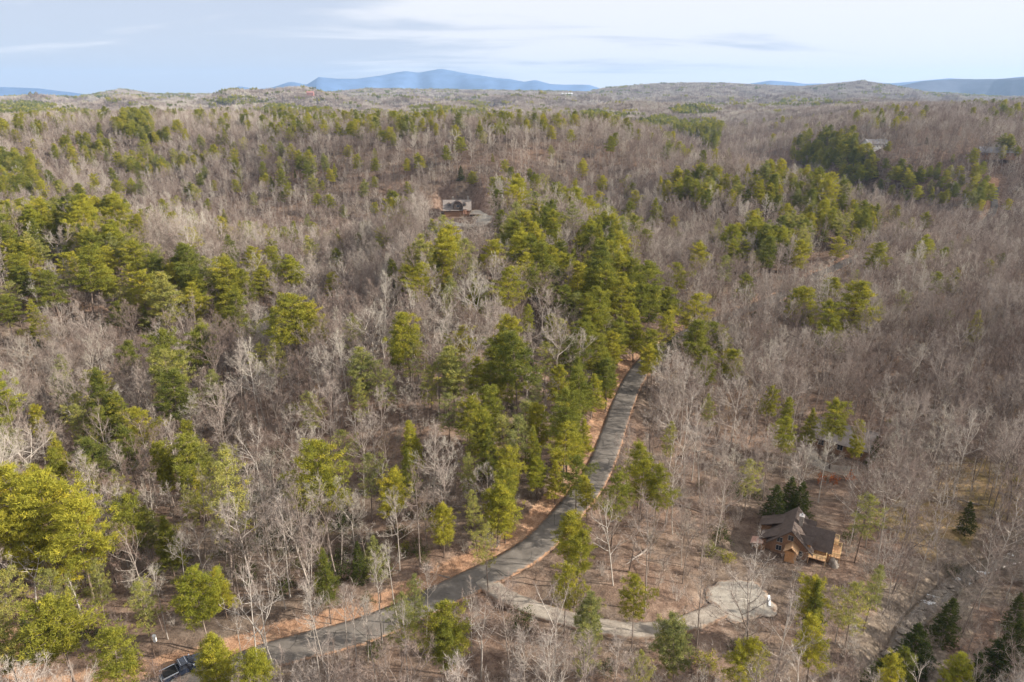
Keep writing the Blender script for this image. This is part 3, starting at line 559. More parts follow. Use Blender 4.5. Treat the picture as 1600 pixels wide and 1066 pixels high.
# every pine crown that can be picked out in the photograph: (u, v, crown height in px, kind)
PL = """45,397,30L 38,438,40L 127,421,60L 82,449,45L 69,397,40Y 137,390,40L 162,407,35L 213,400,40L 234,400,35Y 292,418,55L 357,396,50C 361,435,55L 220,452,45L 254,466,70W 309,459,55L 272,430,35L 412,438,40G 430,407,40L 457,425,45G 457,480,65L 371,487,55L 516,445,35L 299,528,55L 258,545,65L 268,617,70L 330,607,55Y 437,559,50Y 151,600,42L 192,648,65L 162,662,40L 213,665,45L 86,710,55L 151,710,55L 258,717,45L 7,483,35L 3,682,45L 299,682,28L 158,517,26D 51,531,16D
614,424,25L 618,461,40D 678,420,48L 695,441,40L 739,461,45L 766,400,40L 793,447,50L 692,512,28D 618,542,45L 570,579,62W 709,579,68W 726,529,40L 773,545,45L 810,555,70L 763,596,55L 770,633,60L 732,650,45L 645,690,62B 753,674,55L 827,495,25L 857,515,35L 857,420,40L 820,387,40L 888,468,40L 905,441,55L 932,414,50L 952,397,40L 949,447,55L 972,468,50L 925,481,50L 1020,441,58L 1030,485,45L 993,508,60B 938,555,55L 915,556,40B 901,596,55L 949,600,38B 888,640,55L 932,657,62L 888,667,50L 908,700,55B 935,684,40B 813,684,50Y 847,670,55L 837,711,45L 763,704,50L 793,731,40L 1023,535,42L 1053,532,42D 1003,718,42L 1040,684,28Y
1084,481,45L 1080,525,48L 1117,525,40L 1104,572,52L 1138,566,38L 1202,397,42L 1273,400,40B 1171,447,32L 1263,478,52L 1296,461,48L 1330,478,70L 1300,498,45L 1465,441,28L 1489,437,30L 1550,420,22L 1567,403,22L 1523,508,38L 1486,501,22L 1455,505,22D 1371,488,26Y 1205,627,28L 1229,650,35L 1229,677,38L 1263,664,25L 1310,655,48L 1340,684,38L 1367,704,28D
21,772,85G 69,800,105G 118,838,95G 45,857,55G 137,741,45L 86,737,45L 254,737,50L 316,765,42L 261,844,72C 227,820,28W 137,980,85L 182,1022,75L 93,981,60L 52,1005,60D 223,947,50Y 330,981,66G 330,1030,60G 392,1056,45G 347,923,28B 536,792,24D 560,912,26L 148,912,38Y 20,930,55Y 5,1000,60W 80,925,40Y
613,770,55L 639,740,50L 798,753,50B 805,796,70B 838,776,52L 692,826,58B 762,849,28Y 921,763,32L 960,770,52L 1004,746,45L 1027,760,42L 888,826,55L 901,856,50L 884,912,28L 696,972,74L 692,1008,45L 623,968,22Y 914,972,55W 994,932,28L 914,1011,45Y 1063,1001,72W 560,885,26D 643,932,18Y
1161,1034,52G 1264,925,50L 1276,956,60L 1276,1000,50L 1337,950,55Y 1364,916,35Y 1438,1000,85D 1480,965,70D 1384,1035,72D 1586,1000,75D 1560,1030,75D 1350,808,46Y 1213,782,56D 1234,776,58D 1250,783,54D 1515,808,32D 1590,955,50D 1387,1057,35L 1492,1057,35G 1171,740,25Y 1530,1050,60D 1420,1050,45L 1000,1052,30Y
870,600,50L 882,690,50L 925,615,48B 958,545,45L 948,585,42B 922,700,45B 902,738,42L 868,745,45B 868,660,50Y 822,655,50Y 785,680,50Y 742,690,50Y 700,640,45Y 665,600,45Y 600,605,45Y 642,560,40Y 560,625,40Y 705,560,45L 740,585,45L 792,600,45L 835,620,45Y 850,560,38Y 872,520,38Y 905,520,42L 930,500,45L 900,480,40Y 860,460,38Y 830,440,38L 800,420,35Y 760,470,34Y 700,470,30Y 655,410,28L 985,590,40L 1000,470,42L 1040,505,40L 990,440,40L 730,740,42Y 840,740,40B 745,800,35Y 575,740,45Y 530,700,40Y 480,640,36Y 410,560,38Y 390,520,40L 340,500,45L 310,520,42Y 230,500,40L 200,470,38Y 170,440,38L 60,440,38L 20,420,38L 20,460,36Y 100,620,38Y 60,660,36L 120,660,40Y 60,760,60G 190,760,40Y 300,790,36Y 350,720,36Y 640,880,30Y 1110,640,26Y 1130,540,38Y 1060,470,36L 1060,430,34L 1095,400,34L 1130,420,34Y 1150,395,32L 1230,400,32L 1180,410,30Y 1250,380,28L 1310,385,26L 1340,370,24L 1380,395,26Y 1430,400,24Y 1470,400,24L 1340,440,30Y 1280,520,34Y 1310,530,32Y 1240,470,36L 1410,470,22Y
30,275,22L 15,255,18L 45,270,20L 22,288,22L 8,272,18L 60,215,9L 100,236,11L 115,232,11L 130,236,12L 145,240,12L 165,242,13L 185,246,12L 205,252,13L 232,252,13L 245,272,13L 225,270,12L 200,272,12L 170,300,16L 212,315,18D 190,180,9L 200,190,10L 215,200,12L 225,205,12L 235,215,12L 248,222,12L 205,210,10L 340,200,9L 295,250,10L 285,282,10L 312,280,15L 345,230,11L 365,250,12L 405,235,9L 425,285,15L 440,255,11L 460,265,10L 485,235,14L 502,290,13L 560,192,10L 592,205,14L 585,257,16L 635,257,16L 720,270,20D 637,200,10L 675,172,10L 720,215,10L 770,240,9L 705,175,8L 525,375,24L 565,355,22L 655,390,20L 360,390,20L 318,398,18L 70,385,24L 55,340,20W 110,345,30L 130,352,28L 175,350,26L 165,372,24L 215,375,24W 40,335,20L 10,340,22W 15,375,24L 90,370,24L 190,395,22L 240,420,24L 100,400,24L
780,345,30L 795,365,28L 775,385,26L 860,225,8L 835,280,17L 855,300,19L 870,315,16L 900,285,13L 950,320,18L 990,295,16L 1000,310,16L 1045,300,16L 1030,335,24L 1055,350,20L 1015,350,18L 1100,310,24L 1110,285,18L 1125,300,18L 1135,275,10L 1170,265,12L 1180,285,20L 1200,295,20L 1220,300,18L 1240,300,18L 1230,330,20L 1265,300,18L 1285,325,22L 1315,315,18L 1335,325,22L 1355,325,18G 1330,350,20L 1290,365,20L 1180,340,22L 1190,365,24L 1230,370,22L 1155,365,22L 1125,355,22Y 1085,295,18L 1040,225,13L 1090,255,9L 1115,215,20L 825,375,30L 880,350,24L 905,380,30L 845,360,26L 945,355,24L 940,390,26L 1210,375,28L 895,410,34L 870,395,30L 920,365,26L 960,410,30L 975,430,32L 860,340,22L 815,340,22L 905,340,20L 1400,330,20L 1410,360,22L 1425,345,18L 1510,375,18L 1490,380,16L 1040,470,34L 1000,470,36L 985,540,40B 960,520,38L 965,580,34B 1015,560,30L
1250,215,14D 1262,230,14L 1285,215,14D 1300,225,16L 1320,235,16L 1335,250,16L 1290,245,16D 1270,250,14D 1355,275,14L 1370,270,12D 1385,255,13L 1400,270,16L 1420,280,16L 1440,275,16L 1455,290,16L 1470,285,15L 1435,300,16L 1410,300,14L 1480,305,16L 1525,280,18L 1540,285,18L 1535,305,20L 1520,310,20L 1545,320,16L 1575,230,14D 1590,235,12L 1490,245,12Y 1448,218,9D 1575,320,16Y 1580,345,14D 1345,295,14L 1365,300,12D""".split()
ELL = [(35,168,50,9,.75),(120,172,40,6,.4),(212,195,26,22,.7),(240,215,26,12,.6),(375,156,42,6,.8),(435,170,40,8,.55),(485,172,35,7,.6),(520,185,50,10,.12),(25,270,38,28,.55),(130,236,45,12,.6),(220,258,35,14,.5),(60,370,90,40,.35),(160,380,60,45,.4),
 (1032,190,34,10,.8),(1085,170,36,7,.75),(1090,198,40,14,.65),(940,178,36,10,.6),(1200,160,60,4,.3),(1290,235,55,26,.7),(1350,270,40,30,.5),(1445,285,70,30,.4),(1532,298,24,30,.6),(1570,232,22,10,.5),(1110,215,14,16,.6),
 (830,375,45,36,.5),(930,420,62,50,.55),(970,500,50,45,.55),(890,640,70,75,.4),(770,600,60,70,.25),(1180,300,150,24,.28),(1310,345,60,26,.5),(1200,380,70,26,.3),(270,470,130,55,.22),(690,440,60,40,.15),(700,170,60,12,.25),(560,200,140,20,.12),(1230,160,120,4,.3),(300,152,300,3,.15),(1500,150,120,3,.12)]
def parse():
    out = []
    for s_ in PL:
        a, b, c = s_.split(','); out.append((float(a), float(b), float(c[:-1]), c[-1]))
    return out
TREES = []     # dicts for individual trees
rp = random.Random(4)
px_, py_ = [], []
for u, v, sz, k in parse():
    ps = PINE[k]; P = ps[rp.randrange(len(ps))]; sc = .8
    zs = .8; hmin = .68 if k in 'LYWG' else .45
    for _ in range(4):
        g = hit(u, v, P.cc*zs); d = project(g[0], g[1], g[2])[2]; sc = float(np.clip(sz*1.12*d/FPX/P.ch, .42 if k != 'D' else .34, 1.3)); zs = max(sc, min(hmin, sc*1.45))
    if not free(np.array([g[0]]), np.array([g[1]]), -1.6)[0]:
        for dx, dy in ((-3, 1), (-5, 2), (-7, 3), (-4, 6), (-9, 4), (3, 2), (6, 0), (0, 9), (-12, 5)):
            if free(np.array([g[0]+dx]), np.array([g[1]+dy]), -1.4)[0]: g[0] += dx; g[1] += dy; break
    g[2] = float(H2(g[0], g[1])); TREES.append(dict(P=P, p=g, s=sc, zs=zs, k='cedar' if k == 'D' else 'pine', c=k, d=d)); px_.append(g[0]); py_.append(g[1])
def demote():          # past 300 pines in view, the smallest join the rest of the woods
    ps = sorted([t for t in TREES if t['k'] == 'pine'], key=lambda t: -t['s']*t['P'].ch/t['d']); out = ps[292:]
    ids = {id(t) for t in out}; TREES[:] = [t for t in TREES if id(t) not in ids]
    return [(t['p'][0], t['p'][1], t['p'][2]-.1, t['s'], rp.uniform(0, 6.28), 0, 0, rp.randrange(1000), t['d']) for t in out]
DEMOTED = demote()
# tall pale trunks in the foreground, by the foot of the trunk
for u, v, s_, q in [(401,1036,.8,0),(431,1058,1.0,9),(424,1048,.75,1),(545,1047,.78,2),(597,1003,.8,0),(622,975,.72,1),(560,1072,.85,2),(517,1075,.85,0),(590,1075,.7,1),(505,1090,.9,1),(640,1085,.75,2),(665,1000,.7,0),(575,1030,.62,1),(382,1050,.6,2),(265,1010,.62,1),(125,955,.8,8),(60,960,.8,9),(290,948,.7,1),(1290,632,.6,8),(1400,672,.9,9),(1395,640,.7,8),(752,1062,.8,9),(730,700,.7,9),(848,660,.85,9),(372,620,.8,8),(560,710,.7,9),(600,800,.75,9)]:
    g = hit(u, v); s_ *= .85; P = SNAG[q-8] if q >= 8 else SLIM[q]; g[2] = float(H2(g[0], g[1]))
    TREES.append(dict(P=P, p=g, s=s_, k='snag' if q >= 8 else 'slim', c='', d=project(*g)[2])); px_.append(g[0]); py_.append(g[1])
px_ = np.array(px_); py_ = np.array(py_)
def scatter(r0, r1, step, seed, umin=-260, umax=2050):
    rng = np.random.default_rng(seed); xm = r1*.95; xs = np.arange(-xm, xm, step); ys = np.arange(max(20, r0*.55), r1+step, step*.88)
    X, Y = np.meshgrid(xs, ys); X = X+(np.arange(len(ys)) % 2)[:, None]*step/2
    X = (X+rng.uniform(-.42, .42, X.shape)*step).ravel(); Y = (Y+rng.uniform(-.42, .42, Y.shape)*step).ravel(); r = np.hypot(X, Y)
    m = (r >= r0) & (r < r1) & (np.abs(X) < Y*1.25+60); X, Y = X[m], Y[m]; u, v, d = project(X, Y, np.zeros(len(X)))
    m = (u > umin) & (u < umax) & (v < 1350); return X[m], Y[m], rng
def pine_prob(u, v, x, y):
    p = np.full(len(u), .0)
    for a, b, c, e, q in ELL: p = np.maximum(p, q*(((u-a)/c)**2+((v-b)/e)**2 < 1))
    base = smooth(.1, .75, waves(x, y, 150, 3))*.15+smooth(.3, .8, waves(x, y, 60, 9))*.06+.008
    return np.maximum(p, base*smooth(80, 400, y)*(1-.5*(u > 1080))+.022*(v < 900)*(u < 1000))
SB = []; SPn = []
def add_band(r0, r1, step, seed):
    X, Y, rng = scatter(r0, r1, step, seed); n = len(X)
    keep = free(X, Y) if r0 < 500 else np.ones(n, bool); X, Y = X[keep], Y[keep]; Z = H2(X, Y) if r0 < 500 else H(X, Y)
    u, v, d = project(X, Y, Z+11); ispine = rng.random(len(X)) < pine_prob(u, v, X, Y)
    h = np.where(ispine, 14, 12); km = keep_mask(X, Y, Z, h, rng.random(len(X)))
    dens = waves(X, Y, 45, 12)*.5+.5; km &= (rng.random(len(X)) < .62+.5*dens) | (Y > 260)
    right = (u > 1000) & (u < 1180) & (v > 700) & (v < 900); km &= ~(right & (rng.random(len(X)) < .08))
    if r0 < 500:     # leave room round the picked pines
        for a, b in zip(px_, py_):
            n_ = math.hypot(a, b); f_ = -((X-a)*a+(Y-b)*b)/n_; s_ = ((X-a)*b-(Y-b)*a)/n_; km &= ~((np.abs(s_) < 2.9) & (f_ > -2.4) & (f_ < 8.5))
    X, Y, Z, ispine, d = X[km], Y[km], Z[km], ispine[km], d[km]; nb = len(X)
    sc = np.where(ispine, rng.uniform(.72, 1.08, nb), rng.uniform(.50, .92, nb))*(1+.08*waves(X, Y, 70, 20)); rz = rng.uniform(0, 6.28, nb); t = rng.normal(size=(nb, 2))*.045
    for i in range(nb):
        (SPn if ispine[i] else SB).append((X[i], Y[i], Z[i], sc[i], rz[i], t[i, 0], t[i, 1], rng.integers(0, 1000), d[i]))
add_band(30, 360, 3.5, 1); add_band(360, 800, 4.6, 2); add_band(800, 1500, 6.4, 3)
SB = np.array(SB); SPn = np.array(SPn+DEMOTED)
# the nearest bare trees become objects of their own
u, v, d = project(SB[:, 0], SB[:, 1], SB[:, 2]+11*SB[:, 3]); inv = (u > 0) & (u < 1600) & (v < 1052) & (v > 0); order = np.argsort(np.where(inv, SB[:, 8], 1e9))
nslim = sum(1 for t in TREES if t['k'] in ('slim',)); pick = order[:270]; bw = [0, 1, 2, 3, 4, 5, 6, 7]
for i in pick:
    s_ = SB[i]; P = BARE[int(s_[7]) % len(BARE)]; TREES.append(dict(P=P, p=s_[:3], s=s_[3], k='bare', c='', d=s_[8], rz=s_[4], t=(s_[5], s_[6])))
SB = np.delete(SB, pick, 0)
# ------------------------------------------------------------------ labels that single each tree out by its place among landmarks
LM = [(110,800,'the big golden pines'),(190,1020,'the low green pines in the bottom left corner'),(290,1045,'the parked dark pickup'),(330,1000,'the golden pine over the pickup'),(480,1010,'the lower end of the paved road'),(620,960,'the lower road bank'),(740,905,'the fork of road and driveway'),(850,850,'the curving road bend'),(692,826,'the bright round pine above the road bend'),(800,780,'the bright yellow-green pines beside the road'),(925,760,'the orange road bank above the bend'),(970,650,'the shaded upper stretch of road'),(995,570,'the crest where the road disappears'),(900,980,'the gravel driveway'),(1050,990,'the pale pine beside the driveway'),(1157,940,'the concrete parking pad'),(1236,850,'the brown roofed cabin'),(1236,778,'the dark cedars behind the cabin'),(1276,960,'the tall pine beside the parking pad'),(1440,1000,'the dark cedars at the creek'),(1480,900,'the creek rapids'),(1475,835,'the grassy creek bank'),(1330,690,'the house hidden under pines'),(1400,640,'the white leaning snag'),(1290,600,'the flat wooded creek bottom'),(1300,480,'the clump of three pines on the right'),(1510,490,'the lone pines at the far right'),(1550,700,'the bare woods at the right edge'),(1200,450,'the pale grove by the upper road'),(1080,530,'the pines right of the road crest'),(950,450,'the dense pine ridge below the hilltop house'),(860,380,'the pine belt beside the hilltop drive'),(715,318,'the big hilltop house'),(720,270,'the woods behind the hilltop house'),(560,360,'the pines left of the hilltop drive'),(690,430,'the middle slope below the hilltop house'),(615,460,'the single dark pine on the slope'),(560,580,'the pale blue-green pine on the slope'),(709,579,'the layered pale pine'),(810,555,'the rounded pine on the central slope'),(770,640,'the tall pines on the central slope'),(645,690,'the bright single pine on the slope'),(450,470,'the golden topped pines left of the slope'),(300,440,'the dense pine stand on the left ridge'),(260,560,'the ragged pines below the left ridge'),(100,420,'the pines along the left edge ridge'),(40,540,'the red leaf litter clearing on the left'),(190,650,'the yellowish pines on the left slope'),(100,710,'the paired round pines on the left'),(261,844,'the dark green conifer on the left'),(340,680,'the bare slope left of centre'),(450,760,'the ravine above the road'),(450,900,'the shaded ravine beside the road'),(560,880,'the evergreen thicket at the ravine mouth'),(600,780,'the narrow gold-tinged pines over the ravine'),(30,270,'the dark pine block at the far left'),(190,245,'the pine line on the far left'),(220,200,'the distant pine grove on the left'),(300,280,'the grey far valley on the left'),(450,270,'the far slope left of the hilltop house'),(600,230,'the open grey slope beyond the house'),(850,290,'the woods right of the hilltop house'),(1040,330,'the ridge right of the hilltop house'),(1110,290,'the saddle of the right ridge'),(1200,320,'the sunlit pine ridge on the right'),(1330,340,'the end of the sunlit pine ridge'),(1290,235,'the dark pine hillside across the valley'),(1430,290,'the shaded pine hillside on the right'),(1535,300,'the pine block by the distant road'),(1050,190,'the distant dark pine strip'),(1200,380,'the hollow in front of the right ridge'),(1560,240,'the far pale houses at the right'),(1450,420,'the pines above the right woods'),(700,180,'the horizon woods'),(1160,640,'the bare slope between road and creek'),(1110,780,'the sunlit slope left of the cabin'),(1000,850,'the leafy slope right of the road bend'),(1040,740,'the trio of pines right of the road'),(1400,780,'the thicket left of the grassy bank'),(1330,950,'the sparse pine beside the creek'),(700,990,'the pine in front of the road fork'),(560,1040,'the row of white stemmed trees'),(780,1020,'the brush below the driveway fork'),(1130,880,'the shrubs beside the parking pad'),(60,930,'the thicket under the golden pines')]
def rank(n): return ['nearest', 'second nearest', 'third nearest', 'fourth nearest', 'fifth nearest', 'sixth nearest', 'seventh nearest', 'eighth nearest', 'ninth nearest', 'tenth nearest', 'eleventh nearest', 'twelfth nearest'][n] if n < 12 else None
def describe():
    lm = np.array([(a, b) for a, b, _ in LM], float); bucket = {}
    for t in TREES:
        p = t['p']; P = t['P']; fr = P.cc/P.H if t['k'] in ('pine', 'cedar') else .55
        u, v, d = project(p[0], p[1], p[2]+P.H*t['s']*fr); t['uv'] = (float(u), float(v)); q = np.hypot(lm[:, 0]-u, lm[:, 1]-v); k = int(q.argmin()); t['q'] = float(q[k]); t['lm'] = k
        du, dv = u-lm[k, 0], v-lm[k, 1]; t['dir'] = ('right of' if du > 0 else 'left of') if abs(du) > abs(dv) else ('below' if dv > 0 else 'above')
        bucket.setdefault((t['k'], k, t['dir']), []).append(t)
    look = {'L': 'green pine', 'Y': 'thin pale pine', 'W': 'layered blue-green pine', 'G': 'golden-green pine', 'B': 'full yellow-green pine', 'D': 'dark cone-shaped evergreen', 'C': 'pointed green pine'}
    for (k, l, dr), ts in bucket.items():
        ts.sort(key=lambda t: t['q'])
        for i, t in enumerate(ts):
            w = 'tall' if t['s'] > .95 else 'small' if t['s'] < .62 else 'mid-sized'
            if k in ('pine', 'cedar'): nm = look[t['c']]
            else: nm = {'bare': 'leafless grey tree', 'slim': 'straight white-stemmed bare tree', 'snag': 'bleached twisted tree'}[k]
            one = {'pine': 'pines', 'cedar': 'evergreens', 'bare': 'bare trees', 'slim': 'white stems', 'snag': 'bleached trees'}[k]
            r = rank(i) or ('outermost' if i == len(ts)-1 else None)
            if r is None: r = rank(11)
            t['label'] = f"{w} {nm}, {r} {dr} {LM[l][2]}"
describe()
CAT = {'pine': 'pine', 'cedar': 'evergreen', 'bare': 'bare tree', 'slim': 'bare tree', 'snag': 'dead tree'}
NAME = {'pine': 'pine_tree', 'cedar': 'cedar_tree', 'bare': 'bare_tree', 'slim': 'bare_tree', 'snag': 'dead_tree'}
GRP = {'pine': 'pines standing in the woods', 'cedar': 'dark evergreens in the woods', 'bare': 'leafless trees standing in the woods', 'slim': 'leafless trees standing in the woods', 'snag': 'bleached trees in the woods'}
for t in TREES:
    P = t['P']; rz = t.get('rz', rp.uniform(0, 6.28)); tl = t.get('t', (rp.gauss(0, .02), rp.gauss(0, .02)))
    if t['d'] < 330:
        o = bpy.data.objects.new(NAME[t['k']], None); COL.objects.link(o); o.empty_display_size = .5
        obj('trunk', P.trunk, o); obj('crown', P.crown, o)
    else: o = obj(NAME[t['k']], P.whole)
    wx = rp.uniform(.9, 1.12) if t['k'] != 'cedar' else 1.0
    o.location = (t['p'][0], t['p'][1], t['p'][2]-.12); o.rotation_euler = (tl[0], tl[1], rz); o.scale = (t['s']*wx*(1.12 if 'zs' in t else 1), t['s']*wx*(1.12 if 'zs' in t else 1), t.get('zs', t['s'])); tag(o, t['label'], CAT[t['k']], GRP[t['k']])
# ------------------------------------------------------------------ the rest of the woods, one object per kind
def stuff(name, meshes, data, label):
    """data rows: x y z scale rz tiltx tilty variant"""
    col = bpy.data.collections.new(name+'_kinds')
    for k, me in enumerate(meshes):
        o = bpy.data.objects.new('%s_kind_%02d' % (name, k), me); col.objects.link(o)
    D = np.asarray(data, float); me = bpy.data.meshes.new(name); me.vertices.add(len(D)); me.vertices.foreach_set('co', D[:, :3].astype(np.float32).ravel())
    a = me.attributes.new('rot', 'FLOAT_VECTOR', 'POINT'); a.data.foreach_set('vector', np.stack([D[:, 5], D[:, 6], D[:, 4]], 1).astype(np.float32).ravel())
    a = me.attributes.new('scl', 'FLOAT', 'POINT'); a.data.foreach_set('value', D[:, 3].astype(np.float32))
    a = me.attributes.new('var', 'INT', 'POINT'); a.data.foreach_set('value', (D[:, 7].astype(int) % len(meshes)).astype(np.int32))
    o = obj(name, me); g = bpy.data.node_groups.new(name, 'GeometryNodeTree'); g.interface.new_socket('Geometry', in_out='INPUT', socket_type='NodeSocketGeometry'); g.interface.new_socket('Geometry', in_out='OUTPUT', socket_type='NodeSocketGeometry')
    nn = g.nodes.new; gi = nn('NodeGroupInput'); go = nn('NodeGroupOutput'); ip = nn('GeometryNodeInstanceOnPoints'); ci = nn('GeometryNodeCollectionInfo'); ci.inputs['Collection'].default_value = col
    ci.inputs['Separate Children'].default_value = True; ci.inputs['Reset Children'].default_value = True; ip.inputs['Pick Instance'].default_value = True
    def at(nm, ty):
        q = nn('GeometryNodeInputNamedAttribute'); q.data_type = ty; q.inputs['Name'].default_value = nm; return q.outputs['Attribute']
    l = g.links.new; l(gi.outputs[0], ip.inputs['Points']); l(ci.outputs[0], ip.inputs['Instance']); l(at('var', 'INT'), ip.inputs['Instance Index'])
    l(at('rot', 'FLOAT_VECTOR'), ip.inputs['Rotation']); l(at('scl', 'FLOAT'), ip.inputs['Scale']); l(ip.outputs[0], go.inputs[0])
    md = o.modifiers.new('scatter', 'NODES'); md.node_group = g; return kind(o, 'stuff', label)
stuff('bare_woods', [p.whole for p in BARE], SB, 'grey leafless hardwood forest covering the hills')
stuff('pine_woods', [p.whole for k in 'LLYWGL' for p in PINE[k][:2]]+[p.whole for p in PINE['L']], SPn, 'scattered green pines through the far woods')
# low thickets: seedlings and laurel on the forest floor
def floor_plants():
    X, Y, rng = scatter(30, 300, 3.0, 9); Z = H2(X, Y); k = free(X, Y, -1.2) | (dist_to(X, Y, CREEK)[0] < 3); X, Y, Z = X[k], Y[k], Z[k]; u, v, d = project(X, Y, Z); n = len(X)
    rav = np.zeros(n)
    for a, b, c, e, q in [(450,870,120,70,.5),(560,900,110,60,.45),(420,760,70,60,.3),(170,830,60,40,.5),(800,700,90,60,.2),(640,840,60,50,.4),(700,1020,120,50,.2),(1180,780,40,40,.3),(1150,870,40,50,.35),(1450,1030,150,50,.35),(80,950,110,80,.35),(1330,1000,60,60,.35),(50,530,30,16,.4),(480,560,60,40,.12),(1060,1040,160,40,.3),(320,900,60,40,.2)]:
        rav = np.maximum(rav, q*(((u-a)/c)**2+((v-b)/e)**2 < 1))
    crk_ = dist_to(X, Y, CREEK)[0]; br0 = (crk_ < 9) & (rng.random(n) < .8); ev = ~br0 & (rng.random(n) < np.maximum(rav, .018)); br = br0 | ~ev & (rng.random(n) < .5+.3*waves(X, Y, 30, 5)+.2*(u > 950)); km = np.ones(n, bool)
    for a, b, c, e, q in KEEP: km &= ~((u > a) & (u < c) & (v > b-4) & (v < e) & (rng.random(n) < q))
    def rows(m, s0, s1): q = np.nonzero(m & km)[0]; return np.stack([X[q], Y[q], Z[q], rng.uniform(s0, s1, len(q)), rng.uniform(0, 6.28, len(q)), rng.normal(size=len(q))*.1, rng.normal(size=len(q))*.1, rng.integers(0, 999, len(q))], 1)
    stuff('laurel_undergrowth', [p.whole for p in SHRUB], rows(ev, .45, 1.15), 'low evergreen laurel thickets on the forest floor')
    stuff('brush_undergrowth', [p.whole for p in BRUSH], rows(br, .4, 1.1), 'tangled leafless saplings and brush on the forest floor')
floor_plants()
# far canopy in clumps
def clump(seed, pine):
    rng = np.random.default_rng(seed); Vs = []; Fs = []; n0 = 0; ts = []
    for i in range(7):
        c = np.array([rng.uniform(-11, 11), rng.uniform(-11, 11), 0]); h = rng.uniform(12, 20); r = rng.uniform(2.8, 4.5); m = 90 if not pine else 130
        a = rng.normal(size=(m, 3)); a /= np.linalg.norm(a, axis=1, keepdims=True); a[:, 2] = np.abs(a[:, 2])*1.1-.2; rr = rng.uniform(.3, 1, m)**.5
        if pine: P = c+np.array([0, 0, h*.72])+a*rr[:, None]*np.array([r*.85, r*.85, h*.28]); D = a+rng.normal(size=(m, 3)); V, F = blades(P, D, rng.uniform(1, 2, m), rng.uniform(.6, 1.1, m), rng)
        else: P = c+np.array([0, 0, h*.5])+a*(rr*.6)[:, None]*np.array([r, r, h*.4]); D = a*.8+rng.normal(size=(m, 3))*.35+[0, 0, .7]; V, F = blades(P, D, rng.uniform(1.5, 4, m), rng.uniform(.10, .26, m), rng)
        Vs.append(V); Fs.append(F+n0); n0 += len(V); tv = rng.normal()*.1; ts.append(np.repeat(np.clip(.5+tv+rng.normal(size=m)*.15, 0, 1), 3))
        V, F = tubes([(np.array([c-[0, 0, 2], c+[0, 0, h*.5], c+[0, 0, h*.8]]), [.3, .22, .05], 3)]); F = np.vstack([F[:, :3], F[:, [0, 2, 3]]]); Vs.append(V); Fs.append(F+n0); n0 += len(V); ts.append(np.full(len(V), .4))
    return mesh_np('clump', np.vstack(Vs), [np.vstack(Fs)], [M['needle' if pine else 'twig']], attrs={'tint': np.concatenate(ts)})
def far_canopy():
    rows_b = []; rows_p = []
    for r0, r1, st, seed, sc0 in ((1500, 3000, 17, 1, 1.0), (3000, 6600, 27, 2, 1.55)):
        X, Y, rng = scatter(r0, r1, st, seed+40, -120, 1720); Z = H(X, Y); u, v, d = project(X, Y, Z+14); pp = np.maximum(pine_prob(u, v, X, Y)*.8, .05*smooth(.2, .7, waves(X, Y, 420, 6)))
        ip = rng.random(len(X)) < pp; n = len(X); R = np.stack([X, Y, Z-.5, rng.uniform(.85, 1.2, n)*sc0, rng.uniform(0, 6.28, n), np.zeros(n), np.zeros(n), rng.integers(0, 999, n)], 1); rows_b.append(R[~ip]); rows_p.append(R[ip])
    stuff('distant_bare_forest', [clump(k, False) for k in range(5)], np.vstack(rows_b), 'far off leafless forest out to the horizon')
    stuff('distant_pine_forest', [clump(k+20, True) for k in range(4)], np.vstack(rows_p), 'far off patches of pine out to the horizon')
far_canopy()

# ------------------------------------------------------------------ buildings
def mat_shingle(name, a, b):
    m = Mat(name, .9, .15); c = m.coord('Object'); n = m.noise(.8, 5, .7, c); f = m.noise(7, 3, .8, m.coord('Object', (1, 1, 3)))
    m.col(m.mix(1.0, m.ramp(n, [(.3, a), (.7, b)]), m.ramp(f, [(.3, (.72,.72,.72)), (.7, (1.25,1.25,1.25))]), 'MULTIPLY')); m.bump(f, .5, .05); return m.m
M['roof_dark'] = mat_shingle('charcoal_shingle', (.088,.066,.055), (.14,.108,.092)); M['roof_tan'] = mat_shingle('weathered_shingle', (.19,.16,.142), (.27,.232,.205)); M['roof_pale'] = mat_shingle('pale_metal_roof', (.27,.26,.265), (.38,.365,.37)); M['roof_red'] = mat_shingle('red_roof', (.30,.15,.13), (.38,.20,.17))
M['cedar'] = plain('lit_orange_timber', (.52,.27,.12), .75, .3, 2.0, stretch=(6, 6, 1)); M['timber'] = plain('brown_and_shaded_timber', (.26,.15,.09), .8, .3, 2.0, stretch=(4, 4, 1)); M['deck'] = plain('tan_decking', (.54,.33,.18), .8, .25, 1.5, stretch=(1, 8, 1)); M['rail'] = plain('yellow_pine_rail', (.62,.46,.22), .8)  # on the cabin, orange timber marks sunlit parts, the brown one paints in shade
M['trim'] = plain('grey_trim', (.50,.46,.43), .7); M['white'] = plain('white_paint', (.78,.78,.76), .6, .06); M['stone'] = plain('field_stone', (.30,.26,.22), .9, .5, 4.0); M['metal'] = plain('dull_metal', (.35,.36,.38), .35, .15, spec=.6)
g_ = Mat('window_glass', .08, .8); g_.col((.03,.035,.045)); M['glass'] = g_.m
def window(w, h, parent, loc, rz, name='window'):
    f = MB(); t = .06
    f.box(-w/2-t, -.05, -h/2-t, w/2+t, .03, -h/2).box(-w/2-t, -.05, h/2, w/2+t, .03, h/2+t).box(-w/2-t, -.05, -h/2, -w/2, .03, h/2).box(w/2, -.05, -h/2, w/2+t, .03, h/2).box(-.02, -.04, -h/2, .02, .02, h/2)
    o = f.obj(name, M['trim'], parent, loc, rz); MB().box(-w/2, -.02, -h/2, w/2, .0, h/2).obj('pane', M['glass'], o); return o
